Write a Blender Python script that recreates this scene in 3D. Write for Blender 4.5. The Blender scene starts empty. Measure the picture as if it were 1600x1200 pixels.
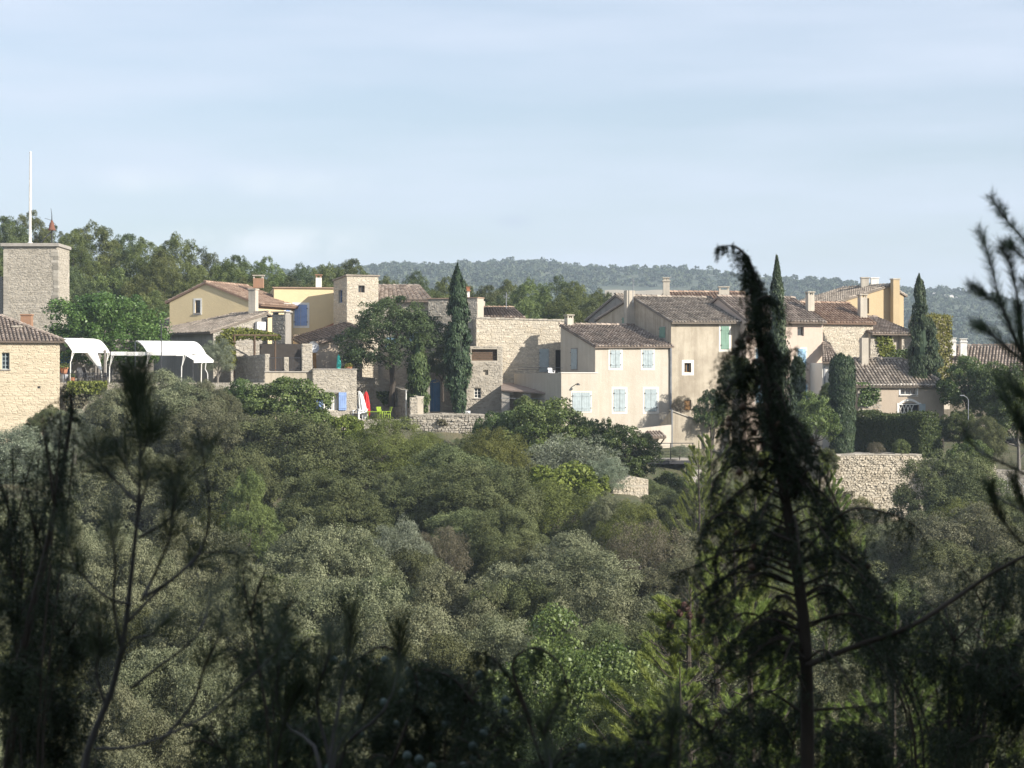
import bpy, math, random
import numpy as np
from mathutils import Vector

# ---------------------------------------------------------------- camera, sky, sun, exposure
scene = bpy.context.scene
COL = scene.collection
F = 3300.0                                   # focal length in photo pixels (photo 1600 x 1200)
cd = bpy.data.cameras.new("camera"); cam = bpy.data.objects.new("camera", cd); COL.objects.link(cam)
cam.location = (0, 0, 0); cam.rotation_euler = (math.radians(90), 0, 0)
cd.sensor_width = 36.0; cd.lens = 36.0 * F / 1600.0
cd.clip_start = 0.1; cd.clip_end = 9000.0
cd.dof.use_dof = True; cd.dof.focus_distance = 150.0; cd.dof.aperture_fstop = 7.0
scene.camera = cam

TO_SUN = Vector((0.74, -0.48, 0.47)).normalized()
SUN_EL = math.asin(TO_SUN.z); SUN_AZ = math.atan2(TO_SUN.x, TO_SUN.y)
w = bpy.data.worlds.new("World"); scene.world = w; w.use_nodes = True
nt = w.node_tree; nt.nodes.clear()
def N(t, typ, **kw):
    n = t.nodes.new(typ)
    for k, v in kw.items(): setattr(n, k, v)
    return n
out = N(nt, 'ShaderNodeOutputWorld'); bg = N(nt, 'ShaderNodeBackground')
sky = N(nt, 'ShaderNodeTexSky', sky_type='NISHITA'); sky.sun_disc = False
sky.sun_elevation = SUN_EL; sky.sun_rotation = SUN_AZ
sky.air_density = 1.0; sky.dust_density = 1.5; sky.ozone_density = 1.5; sky.altitude = 200
bg.inputs['Strength'].default_value = 0.091
# thin streaky high cloud over the blue
tc = N(nt, 'ShaderNodeTexCoord'); mp = N(nt, 'ShaderNodeMapping')
mp.inputs['Scale'].default_value = (2.9, 2.9, 20.0); mp.inputs['Rotation'].default_value = (0, math.radians(4), 0)
n1 = N(nt, 'ShaderNodeTexNoise'); n1.inputs['Scale'].default_value = 1.35; n1.inputs['Detail'].default_value = 5; n1.inputs['Roughness'].default_value = 0.5
nt.links.new(tc.outputs['Generated'], mp.inputs['Vector']); nt.links.new(mp.outputs[0], n1.inputs['Vector'])
r1 = N(nt, 'ShaderNodeMapRange'); r1.inputs[1].default_value = 0.34; r1.inputs[2].default_value = 0.68; r1.inputs[3].default_value = 0.36; r1.inputs[4].default_value = 0.90
nt.links.new(n1.outputs['Fac'], r1.inputs[0])
mix = N(nt, 'ShaderNodeMix', data_type='RGBA'); mix.inputs[7].default_value = (5.25, 5.85, 6.95, 1)
nt.links.new(r1.outputs[0], mix.inputs[0]); nt.links.new(sky.outputs[0], mix.inputs[6])
def blob(src, px, py, wx, wz, col, amt, nscale, lo, hi):
    d = Vector(((px - 800) / F, 1, (600 - py) / F)).normalized()
    s = N(nt, 'ShaderNodeVectorMath', operation='SUBTRACT'); s.inputs[1].default_value = d; nt.links.new(tc.outputs['Generated'], s.inputs[0])
    m = N(nt, 'ShaderNodeVectorMath', operation='MULTIPLY'); m.inputs[1].default_value = (F / wx, 0, F / wz); nt.links.new(s.outputs[0], m.inputs[0])
    l = N(nt, 'ShaderNodeVectorMath', operation='LENGTH'); nt.links.new(m.outputs[0], l.inputs[0])
    e = N(nt, 'ShaderNodeMapRange'); e.interpolation_type = 'SMOOTHSTEP'; e.inputs[1].default_value = 1.0; e.inputs[2].default_value = 0.0; nt.links.new(l.outputs['Value'], e.inputs[0])
    z = N(nt, 'ShaderNodeTexNoise'); z.inputs['Scale'].default_value = nscale; z.inputs['Detail'].default_value = 6; nt.links.new(tc.outputs['Generated'], z.inputs['Vector'])
    q = N(nt, 'ShaderNodeMapRange'); q.inputs[1].default_value = lo; q.inputs[2].default_value = hi; q.inputs[4].default_value = amt; nt.links.new(z.outputs['Fac'], q.inputs[0])
    k = N(nt, 'ShaderNodeMath', operation='MULTIPLY'); nt.links.new(e.outputs[0], k.inputs[0]); nt.links.new(q.outputs[0], k.inputs[1])
    o_ = N(nt, 'ShaderNodeMix', data_type='RGBA'); o_.inputs[7].default_value = col + (1,); nt.links.new(k.outputs[0], o_.inputs[0]); nt.links.new(src, o_.inputs[6]); return o_.outputs[2]
s_ = blob(mix.outputs[2], 430, 380, 300, 40, (6.6, 7.0, 7.4), .8, 38, .40, .62)      # low white cloud bank
s_ = blob(s_, 330, 285, 420, 34, (6.2, 6.7, 7.2), .6, 22, .38, .62)                    # faint bright streak
s_ = blob(s_, 802, 346, 46, 18, (4.2, 4.9, 5.8), .8, 70, .42, .58)                     # small grey wisp
nt.links.new(s_, bg.inputs['Color']); nt.links.new(bg.outputs[0], out.inputs['Surface'])

sd = bpy.data.lights.new("sun", 'SUN'); sd.energy = 5.0; sd.angle = math.radians(0.53); sd.color = (1.0, 0.94, 0.84)
sun = bpy.data.objects.new("sun", sd); COL.objects.link(sun)
sun.rotation_euler = (-TO_SUN).to_track_quat('-Z', 'Y').to_euler()
vs = scene.view_settings; vs.view_transform = 'Standard'; vs.look = 'None'; vs.gamma = 1.0; vs.exposure = 0.7; vs.use_curve_mapping = False
try:
    cy = scene.cycles
    cy.max_bounces = 6; cy.diffuse_bounces = 3; cy.glossy_bounces = 2; cy.transmission_bounces = 4; cy.volume_bounces = 0
    cy.use_denoising = True; cy.caustics_reflective = False; cy.caustics_refractive = False
except Exception: pass

# ---------------------------------------------------------------- helpers
rnd = random.Random(7); RNG = np.random.default_rng(7)
def P(px, py, Y): return Vector(((px - 800) / F * Y, Y, (600 - py) / F * Y))
def zp(py, Y): return (600 - py) / F * Y
def xp(px, Y): return (px - 800) / F * Y
ORG = {}
def thing(name, label, cat, loc, group=None):
    o = bpy.data.objects.new(name, None); COL.objects.link(o); o.location = loc
    o.empty_display_size = 0.3
    ORG[o.name] = Vector(loc); tag(o, label, cat, group); return o
def tag(o, label, cat, group=None):
    if label: o['label'] = label
    if cat: o['category'] = cat
    if group: o['group'] = group
    return o
def root_of(o):
    while o.parent: o = o.parent
    return o
def mesh_np(name, V, faces, mat, tint=None, smooth=False):
    """V (n,3); faces an (m,k) int array"""
    me = bpy.data.meshes.new(name)
    V = np.asarray(V, dtype=np.float32); faces = np.asarray(faces, dtype=np.int32)
    m, k = faces.shape
    me.vertices.add(len(V)); me.vertices.foreach_set('co', V.ravel())
    me.loops.add(m * k); me.loops.foreach_set('vertex_index', faces.ravel())
    me.polygons.add(m); me.polygons.foreach_set('loop_start', np.arange(0, m * k, k, dtype=np.int32))
    try: me.polygons.foreach_set('loop_total', np.full(m, k, dtype=np.int32))
    except Exception: pass
    if smooth: me.polygons.foreach_set('use_smooth', np.ones(m, dtype=bool))
    if tint is not None:
        a = me.attributes.new('tint', 'FLOAT', 'FACE'); a.data.foreach_set('value', np.asarray(tint, dtype=np.float32))
    me.update(calc_edges=True); me.materials.append(mat); return me
def link(name, me, parent=None, loc=None, kind=None):
    o = bpy.data.objects.new(name, me); COL.objects.link(o)
    if parent is not None: o.parent = parent
    if loc is not None: o.location = loc
    if kind: o['kind'] = kind
    return o
class MB:
    def __init__(s): s.v = []; s.f = []; s.t = []
    def face(s, pts, t=0.5):
        i = len(s.v); s.v += [tuple(p) for p in pts]; s.f.append(tuple(range(i, i + len(pts)))); s.t.append(t)
    def box(s, o, a, b, c, t=0.5):
        o = Vector(o); a = Vector(a); b = Vector(b); c = Vector(c); i = len(s.v)
        s.v += [tuple(o + a * x + b * y + c * z) for z in (0, 1) for y in (0, 1) for x in (0, 1)]
        fs = [(0, 2, 3, 1), (4, 5, 7, 6), (0, 1, 5, 4), (2, 6, 7, 3), (0, 4, 6, 2), (1, 3, 7, 5)]
        if a.cross(b).dot(c) < 0: fs = [f[::-1] for f in fs]
        s.f += [tuple(i + k for k in f) for f in fs]; s.t += [t] * 6
    def cbox(s, x0, x1, y0, y1, z0, z1, t=0.5): s.box((x0, y0, z0), (x1 - x0, 0, 0), (0, y1 - y0, 0), (0, 0, z1 - z0), t)
    def tube(s, pts, rad, n=6, t=0.5, cap=True):
        pts = [Vector(p) for p in pts]
        if not hasattr(rad, '__len__'): rad = [rad] * len(pts)
        i0 = len(s.v); prev = None
        for k, p in enumerate(pts):
            d = (pts[min(k + 1, len(pts) - 1)] - pts[max(k - 1, 0)]).normalized()
            ref = prev if prev is not None else (Vector((0, 0, 1)) if abs(d.z) < .9 else Vector((1, 0, 0)))
            x = (ref - d * ref.dot(d)).normalized(); y = d.cross(x); prev = x
            for j in range(n):
                a = 2 * math.pi * j / n; q = p + (x * math.cos(a) + y * math.sin(a)) * rad[k]; s.v.append(tuple(q))
        for k in range(len(pts) - 1):
            for j in range(n):
                a = i0 + k * n + j; b = i0 + k * n + (j + 1) % n
                s.f.append((a, b, b + n, a + n)); s.t.append(t)
        if cap:
            s.f.append(tuple(i0 + j for j in range(n))[::-1]); s.t.append(t)
            s.f.append(tuple(i0 + (len(pts) - 1) * n + j for j in range(n))); s.t.append(t)
    def lathe(s, c, prof, n=10, t=0.5):
        c = Vector(c); i0 = len(s.v)
        for (r, z) in prof:
            for j in range(n):
                a = 2 * math.pi * j / n; s.v.append((c.x + r * math.cos(a), c.y + r * math.sin(a), c.z + z))
        for k in range(len(prof) - 1):
            for j in range(n):
                a = i0 + k * n + j; b = i0 + k * n + (j + 1) % n
                s.f.append((a, b, b + n, a + n)); s.t.append(t)
        s.f.append(tuple(i0 + j for j in range(n))[::-1]); s.t.append(t)
        s.f.append(tuple(i0 + (len(prof) - 1) * n + j for j in range(n))); s.t.append(t)
    def obj(s, name, mat, parent=None, smooth=False, kind=None, loc=None):
        org = ORG.get(root_of(parent).name, Vector((0, 0, 0))) if parent is not None else (Vector(loc) if loc is not None else Vector((0, 0, 0)))
        me = bpy.data.meshes.new(name)
        me.from_pydata([(a - org.x, b - org.y, c - org.z) for a, b, c in s.v], [], s.f)
        a = me.attributes.new('tint', 'FLOAT', 'FACE'); a.data.foreach_set('value', s.t)
        if smooth: me.polygons.foreach_set('use_smooth', [True] * len(s.f))
        me.materials.append(mat)
        o = link(name, me, parent, None if parent is not None else org, kind); return o

# ---------------------------------------------------------------- materials
def base_mat(name):
    m = bpy.data.materials.new(name); m.use_nodes = True; t = m.node_tree; t.nodes.clear()
    o = N(t, 'ShaderNodeOutputMaterial'); b = N(t, 'ShaderNodeBsdfPrincipled'); t.links.new(b.outputs[0], o.inputs[0])
    return m, t, o, b
def mixc(t, a, b, fac):
    m = N(t, 'ShaderNodeMix', data_type='RGBA')
    for sock, v in ((m.inputs[6], a), (m.inputs[7], b), (m.inputs[0], fac)):
        if hasattr(v, 'links'): t.links.new(v, sock)
        elif isinstance(v, (tuple, list)): sock.default_value = tuple(v[:3]) + (1,)
        else: sock.default_value = v
    return m.outputs[2]
def noise(t, scale, detail=4, rough=.55, stretch=None):
    c = N(t, 'ShaderNodeTexCoord'); n = N(t, 'ShaderNodeTexNoise')
    n.inputs['Scale'].default_value = scale; n.inputs['Detail'].default_value = detail; n.inputs['Roughness'].default_value = rough
    if stretch:
        mp = N(t, 'ShaderNodeMapping'); mp.inputs['Scale'].default_value = stretch; t.links.new(c.outputs['Object'], mp.inputs[0]); t.links.new(mp.outputs[0], n.inputs['Vector'])
    else: t.links.new(c.outputs['Object'], n.inputs['Vector'])
    return n.outputs['Fac']
def ramp(t, fac, a, b, lo=0., hi=1.):
    r = N(t, 'ShaderNodeMapRange'); r.inputs[1].default_value = a; r.inputs[2].default_value = b; r.inputs[3].default_value = lo; r.inputs[4].default_value = hi
    t.links.new(fac, r.inputs[0]); return r.outputs[0]
def attr(t, nm='tint'):
    a = N(t, 'ShaderNodeAttribute', attribute_name=nm); return a.outputs['Fac']
def bump(t, b, h, strength, dist=.03):
    n = N(t, 'ShaderNodeBump'); n.inputs['Strength'].default_value = strength; n.inputs['Distance'].default_value = dist
    t.links.new(h, n.inputs['Height']); t.links.new(n.outputs[0], b.inputs['Normal'])
def tinted(name, c1, c2, rough=.85, wear=None, wsc=.6, wamt=.5, bsc=12, bst=.3, spec=.2):
    m, t, o, b = base_mat(name)
    col = mixc(t, c1, c2, attr(t))
    if wear: col = mixc(t, col, wear, ramp(t, noise(t, wsc, 6, .65), .42, .68, 0, wamt))
    t.links.new(col, b.inputs['Base Color']); b.inputs['Roughness'].default_value = rough; b.inputs['Specular IOR Level'].default_value = spec
    bump(t, b, noise(t, bsc, 4), bst); return m
def stucco(name, c, dirt, amt=.45, streak=.3):
    m, t, o, b = base_mat(name)
    col = mixc(t, c, dirt, ramp(t, noise(t, .55, 8, .68), .40, .72, 0, amt))
    col = mixc(t, col, dirt, ramp(t, noise(t, 1.0, 6, .65, (2.6, 2.6, .16)), .45, .70, 0, streak))
    col = mixc(t, col, tuple(min(1, x * 1.15) for x in c), ramp(t, noise(t, 2.6, 6, .6), .55, .75, 0, .35))
    t.links.new(col, b.inputs['Base Color']); b.inputs['Roughness'].default_value = .92; b.inputs['Specular IOR Level'].default_value = .1
    bump(t, b, noise(t, 9, 7, .7), .45, .04); return m
def plain(name, c, rough=.6, metal=0., var=.12, spec=.3):
    m, t, o, b = base_mat(name)
    col = mixc(t, c, tuple(x * (1 - var * 2) for x in c), ramp(t, noise(t, 3.5, 5), .35, .7))
    t.links.new(col, b.inputs['Base Color']); b.inputs['Roughness'].default_value = rough; b.inputs['Metallic'].default_value = metal; b.inputs['Specular IOR Level'].default_value = spec
    return m
def leafmat(name, dark, light, transl=.25, var=.25, spec=.25, rough=.5):
    m, t, o, b = base_mat(name)
    oi = N(t, 'ShaderNodeObjectInfo')
    col = mixc(t, dark, light, attr(t))
    hs = N(t, 'ShaderNodeHueSaturation'); t.links.new(col, hs.inputs['Color'])
    t.links.new(ramp(t, oi.outputs['Random'], 0, 1, .478, .518), hs.inputs['Hue'])
    t.links.new(ramp(t, oi.outputs['Random'], 0, 1, 1 - var, 1 + var), hs.inputs['Value'])
    t.links.new(hs.outputs[0], b.inputs['Base Color']); b.inputs['Roughness'].default_value = rough; b.inputs['Specular IOR Level'].default_value = spec
    tr = N(t, 'ShaderNodeBsdfTranslucent'); t.links.new(hs.outputs[0], tr.inputs[0])
    ms = N(t, 'ShaderNodeMixShader'); ms.inputs[0].default_value = transl
    t.links.new(b.outputs[0], ms.inputs[1]); t.links.new(tr.outputs[0], ms.inputs[2]); t.links.new(ms.outputs[0], o.inputs[0])
    return m
M = dict(
 cream=stucco('cream_render', (.50, .455, .385), (.385, .33, .26), .55, .55),
 beige=stucco('beige_render', (.46, .405, .32), (.25, .21, .16), .8, .7),
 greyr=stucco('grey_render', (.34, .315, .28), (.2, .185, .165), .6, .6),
 yellow=stucco('yellow_render', (.68, .55, .335), (.56, .45, .28), .35, .15),
 ochre=stucco('ochre_render', (.47, .365, .225), (.36, .28, .18), .4, .25),
 pink=stucco('pink_render', (.55, .45, .375), (.42, .335, .275), .4, .25),
 peach=stucco('peach_render', (.45, .375, .295), (.32, .26, .205), .45, .3),
 mortar=stucco('lime_mortar', (.44, .395, .325), (.35, .31, .25), .5, .3),
 mortarw=stucco('warm_mortar', (.52, .445, .325), (.44, .37, .265), .35, .15),
 stone=tinted('rubble_stone', (.31, .28, .235), (.50, .455, .385), .9, (.30, .27, .22), .8, .5, 14, .5),
 stonew=tinted('warm_rubble_stone', (.45, .40, .32), (.63, .565, .46), .9, (.5, .4, .26), .8, .3, 14, .4),
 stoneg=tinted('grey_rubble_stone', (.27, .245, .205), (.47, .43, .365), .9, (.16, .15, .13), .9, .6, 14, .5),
 tile=tinted('canal_tile_weathered', (.165, .125, .10), (.45, .37, .305), .85, (.13, .115, .095), 1.3, .6, 20, .3),
 tileo=tinted('canal_tile_terracotta', (.20, .125, .09), (.45, .33, .245), .85, (.20, .14, .10), 1.1, .5, 20, .3),
 tileg=tinted('canal_tile_greyed', (.17, .14, .115), (.45, .385, .315), .85, (.14, .125, .105), 1.2, .6, 20, .3),
 brick=tinted('old_brick', (.28, .15, .09), (.40, .24, .15), .9, (.2, .15, .12), 2., .4, 18, .4),
 chim=stucco('chimney_render', (.52, .47, .39), (.30, .27, .23), .6, .6),
 white=plain('white_paint', (.80, .78, .73), .6),
 whitewash=stucco('whitewash', (.70, .67, .61), (.6, .56, .5), .3, .2),
 shut_b=plain('blue_shutter_paint', (.26, .37, .64), .55),
 shut_p=plain('pale_aqua_shutter_paint', (.375, .435, .45), .55),
 shut_g=plain('green_shutter_paint', (.18, .30, .23), .55),
 shut_s=plain('sky_blue_shutter_paint', (.33, .52, .68), .55),
 door_b=plain('deep_blue_door_paint', (.05, .15, .32), .5),
 dark=plain('dark_opening', (.025, .023, .022), .9),
 wood=plain('brown_wood', (.13, .085, .055), .7), screen_shade=plain('screen_shade_tone', (.05, .042, .036), .8), woodo=plain('orange_wood', (.42, .22, .07), .6),  # the terrace screen tone has its shade mixed into the colour
 glass=plain('window_glass', (.035, .045, .055), .08, 0, .1, .6),
 iron=plain('iron_dark', (.05, .05, .055), .5), zinc=plain('zinc', (.30, .31, .33), .45, .4),
 rust=plain('rusted_iron', (.20, .085, .055), .8), canvas=plain('white_canvas', (.84, .83, .79), .8, 0, .05),
 concrete=plain('concrete', (.38, .35, .31), .85), bark=plain('bark_brown', (.075, .062, .05), .9),
 barkg=plain('bark_grey', (.21, .19, .17), .9), barkf=plain('bark_young_pine', (.11, .105, .10), .85),
 red=plain('red_fabric', (.55, .03, .03), .7), teal=plain('teal_fabric', (.05, .48, .42), .7),
 lime=plain('lime_plastic', (.30, .42, .05), .4), plastic=plain('white_plastic', (.8, .8, .8), .4),
 terra=plain('terracotta', (.45, .20, .11), .8), porch=plain('porch_sheet_roof', (.26, .20, .165), .75),
 cone=plain('pine_cone_brown', (.06, .028, .02), .7), coneg=plain('green_cone', (.12, .17, .15), .6),
)
L = dict(
 oak=leafmat('holm_oak_leaves', (.058, .070, .028), (.160, .174, .078), .18, .32, .12, .6),
 oakl=leafmat('grey_oak_leaves', (.092, .102, .052), (.255, .260, .155), .18, .24, .12, .6),
 oaky=leafmat('yellow_oak_leaves', (.080, .096, .026), (.200, .215, .066), .25, .12, .12, .6),
 bare=leafmat('dry_brown_leaves', (.082, .074, .044), (.180, .160, .100), .15, .1),
 olive=leafmat('olive_leaves', (.105, .130, .080), (.265, .30, .205), .15, .1, .35, .45),
 broad=leafmat('bright_broad_leaves', (.070, .11, .026), (.215, .27, .09), .3, .12, .35, .4),
 green=leafmat('deep_green_leaves', (.048, .078, .022), (.145, .190, .060), .3, .15, .35, .4),
 mulb=leafmat('mulberry_leaves', (.045, .10, .022), (.14, .23, .06), .3, .1, .35, .4),
 pine=leafmat('aleppo_pine_needles', (.070, .094, .028), (.205, .240, .082), .2, .18),
 pined=leafmat('dark_pine_needles', (.055, .076, .030), (.165, .195, .080), .2, .15),
 young=leafmat('young_pine_needles', (.11, .15, .03), (.28, .33, .085), .3, .1),
 cyp=leafmat('cypress_scales', (.026, .046, .022), (.085, .115, .055), .12, .15),
 cypg=leafmat('green_cypress_scales', (.036, .070, .024), (.115, .170, .060), .12, .05),
 hedge=leafmat('hedge_leaves', (.028, .052, .014), (.095, .130, .038), .2, .1),
 vine=leafmat('vine_leaves', (.10, .115, .02), (.27, .27, .06), .3, .1),
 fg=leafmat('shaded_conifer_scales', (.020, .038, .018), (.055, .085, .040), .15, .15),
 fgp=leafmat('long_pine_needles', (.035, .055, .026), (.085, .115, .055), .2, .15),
 bigoak=leafmat('spreading_oak_leaves', (.040, .064, .026), (.115, .155, .062), .2, .0, .25, .5),
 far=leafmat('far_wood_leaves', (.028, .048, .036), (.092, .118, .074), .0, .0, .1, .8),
 vinebright=leafmat('bright_vine_leaves', (.105, .15, .022), (.235, .295, .07), .3, .05),
)
def ground_mat():
    m, t, o, b = base_mat('dry_grass_and_soil')
    c = mixc(t, (.065, .07, .035), (.15, .13, .075), ramp(t, noise(t, .35, 8, .6), .4, .7))
    c = mixc(t, c, (.07, .085, .035), ramp(t, noise(t, 1.7, 6, .6), .5, .65))
    t.links.new(c, b.inputs['Base Color']); b.inputs['Roughness'].default_value = 1; bump(t, b, noise(t, 4, 8, .7), .8, .2); return m
M['ground'] = ground_mat()
def hill_mat():
    m, t, o, b = base_mat('far_scrub')
    c = mixc(t, (.04, .06, .038), (.085, .095, .058), ramp(t, noise(t, .03, 8, .65), .4, .65))
    c = mixc(t, c, (.42, .38, .30), ramp(t, noise(t, .012, 7, .6), .66, .72))
    t.links.new(c, b.inputs['Base Color']); b.inputs['Roughness'].default_value = 1; return m
M['hills'] = hill_mat()
M['oldcone'] = plain('old_cone_dark', (.035, .028, .024), .9)
M['stonel'] = tinted('pale_smooth_stone', (.50, .43, .315), (.58, .50, .37), .9, (.45, .38, .28), .8, .4, 14, .3)
M['field'] = plain('pale_stubble', (.40, .34, .25), 1)
M['rock'] = plain('pale_limestone', (.55, .52, .47), .95)

# ---------------------------------------------------------------- terrain
def sstep(a, b, x):
    t = min(1, max(0, (x - a) / (b - a))); return t * t * (3 - 2 * t)
TY = [-120, -30, 0, 4, 9, 20, 35, 55, 80, 110, 132, 143, 150, 162, 180, 200, 235, 300, 420, 600]
TZ = [10, 1.5, -1.8, -2.8, -5.4, -10.5, -14.5, -17.0, -15.8, -10.6, -6.6, -4.4, -3.4, -2.4, -1.2, 0, 0, -6, -16, -24]
def interp(x, xs, ys): return float(np.interp(x, xs, ys))
def H(x, y):
    z = interp(y, TY, TZ)
    # hillside behind the village is higher on the left
    k = sstep(150, 205, y) * (1 - sstep(240, 330, y))
    z += k * interp(x, [-70, -45, -20, 0, 20, 45, 70], [9.5, 8.0, 4.0, 2.2, .8, -1.5, -4])
    # village ground: slightly lower right
    k2 = sstep(100, 140, y) * (1 - sstep(160, 200, y))
    z += k2 * interp(x, [-40, -30, -10, 4, 12, 20, 30, 40], [1.6, 1.2, 0.9, .2, -.5, -1.6, -2.2, -2.2])
    # unseen bank raised right of and behind the viewer to shade the foreground
    z += 9.0 * sstep(9, 21, x - 0.30 * (y + 5)) * (1 - sstep(2, 20, y))
    z -= 2.3 * sstep(8, 12, x) * sstep(112, 126, y) * (1 - sstep(141, 143.5, y)) + 1.7 * sstep(-8, -6.5, x) * (1 - sstep(0, 3, x)) * sstep(118, 130, y) * (1 - sstep(143, 144.6, y))
    if y > 500:
        px = 800 + F * x / y
        ridge = interp(px, [-900, 0, 400, 570, 640, 700, 850, 930, 1000, 1100, 1200, 1300, 1400, 1500, 1600, 1800, 2600],
                            [450, 436, 436, 426, 417, 415, 419, 424, 431, 436, 442, 448, 452, 462, 478, 495, 500])
        zr = (600 - ridge - 3.5) / F * 1500
        z = z + (zr - z) * sstep(560, 1500, y) ** .9
        if y > 1500: z -= (y - 1500) * .12
        z += 2.5 * math.sin(x * .021 + y * .013) * sstep(600, 800, y) * (1 - sstep(1350, 1500, y)) + 1.2 * math.sin(x * .06 + 1.3)* sstep(600, 800, y)
    else:
        z += .25 * math.sin(x * .35 + y * .2) * sstep(20, 50, y)
    return z
def sheet(name, ys, nx, mat, hw):
    V = []; Fc = []
    for y in ys:
        for i in range(nx + 1):
            s = -1 + 2 * i / nx; x = s * hw(y); V.append((x, y, H(x, y)))
    for j in range(len(ys) - 1):
        for i in range(nx):
            a = j * (nx + 1) + i; Fc.append((a, a + 1, a + nx + 2, a + nx + 1))
    return link(name, mesh_np(name, V, Fc, mat, np.full(len(Fc), .5), True), kind='structure')
ys = list(np.arange(-120, 0, 6)) + list(np.arange(0, 40, 1.0)) + list(np.arange(40, 240, 2.5)) + list(np.arange(240, 601, 20))
sheet('ground', ys, 90, M['ground'], lambda y: 75 + .75 * max(0, y))
sheet('hills', list(np.arange(600, 1600, 16)) + [1700, 1900, 2300], 170, M['hills'], lambda y: 150 + .55 * y)
# ---------------------------------------------------------------- facades, walls, roofs
class Fac:
    """vertical wall plane from A to B (left to right seen from outside)"""
    def __init__(s, A, B):
        s.A = Vector((A[0], A[1], 0)); s.B = Vector((B[0], B[1], 0)); d = s.B - s.A
        s.W = d.length; s.u = d.normalized(); s.n = Vector((s.u.y, -s.u.x, 0))
    def pt(s, u, z, n=0.0): return s.A + s.u * u + s.n * n + Vector((0, 0, z))
    def uz(s, px, py, n=0.0):
        d = Vector(((px - 800) / F, 1)); a = s.A + s.n * n          # A + u*t = d*Y
        # solve u.x*t - d.x*Y = -a.x ; u.y*t - d.y*Y = -a.y
        D = s.u.x * (-d.y) + d.x * s.u.y
        t = ((-a.x) * (-d.y) - (-d.x) * (-a.y)) / D
        Y = (s.u.x * (-a.y) - s.u.y * (-a.x)) / D
        return t, zp(py, Y)
    def rect(s, r):
        u0, z1 = s.uz(r[0], r[1]); u1, z0 = s.uz(r[2], r[3]); zm1 = s.uz((r[0] + r[2]) / 2, r[1])[1]; zm0 = s.uz((r[0] + r[2]) / 2, r[3])[1]
        return min(u0, u1), zm0, max(u0, u1), zm1
def facpx(pa, Ya, pb, Yb): return Fac((xp(pa, Ya), Ya), (xp(pb, Yb), Yb))
def fbox(mb, f, u0, z0, u1, z1, n0, n1, t=.5):
    mb.box(f.pt(u0, z0, n0), f.u * (u1 - u0), f.n * (n1 - n0), Vector((0, 0, z1 - z0)), t)
def wall_panel(mb, f, zb, top, ops=(), th=.35, caps=False, inset=0.0):
    """top: list of (u, z); ops: (u0,z0,u1,z1,depth). Inner side and top edge are built too."""
    us = sorted(set([round(u, 4) for u, z in top] + [round(x, 4) for o in ops for x in (o[0], o[2])]))
    us = [u for u in us if top[0][0] - 1e-3 <= u <= top[-1][0] + 1e-3]
    tz = lambda u: interp(u, [a for a, b in top], [b for a, b in top])
    for a, b in zip(us[:-1], us[1:]):
        if b - a < 1e-4: continue
        m = (a + b) / 2
        cur = zb
        for o in sorted([o for o in ops if o[0] < m < o[2]], key=lambda o: o[1]):
            if o[1] > cur + 1e-4: mb.face([f.pt(a, cur), f.pt(b, cur), f.pt(b, o[1]), f.pt(a, o[1])])
            cur = o[3]
        mb.face([f.pt(a, cur), f.pt(b, cur), f.pt(b, tz(b)), f.pt(a, tz(a))])
        a2, b2 = max(a, us[0] + inset), min(b, us[-1] - inset)
        if b2 > a2 + 1e-4: mb.face([f.pt(a2, tz(a2)), f.pt(b2, tz(b2)), f.pt(b2, tz(b2), -th), f.pt(a2, tz(a2), -th)])
        mb.face([f.pt(b, zb, -th), f.pt(a, zb, -th), f.pt(a, tz(a), -th), f.pt(b, tz(b), -th)])
    for u0, z0, u1, z1, d in ops:
        q = [(u0, z0), (u1, z0), (u1, z1), (u0, z1)]
        for i in range(4):
            p, r = q[i], q[(i + 1) % 4]
            mb.face([f.pt(p[0], p[1]), f.pt(p[0], p[1], -d), f.pt(r[0], r[1], -d), f.pt(r[0], r[1])])
    for u in ((us[0], us[-1]) if caps else ()):
        mb.face([f.pt(u, zb), f.pt(u, zb, -th), f.pt(u, tz(u), -th), f.pt(u, tz(u))])
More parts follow.
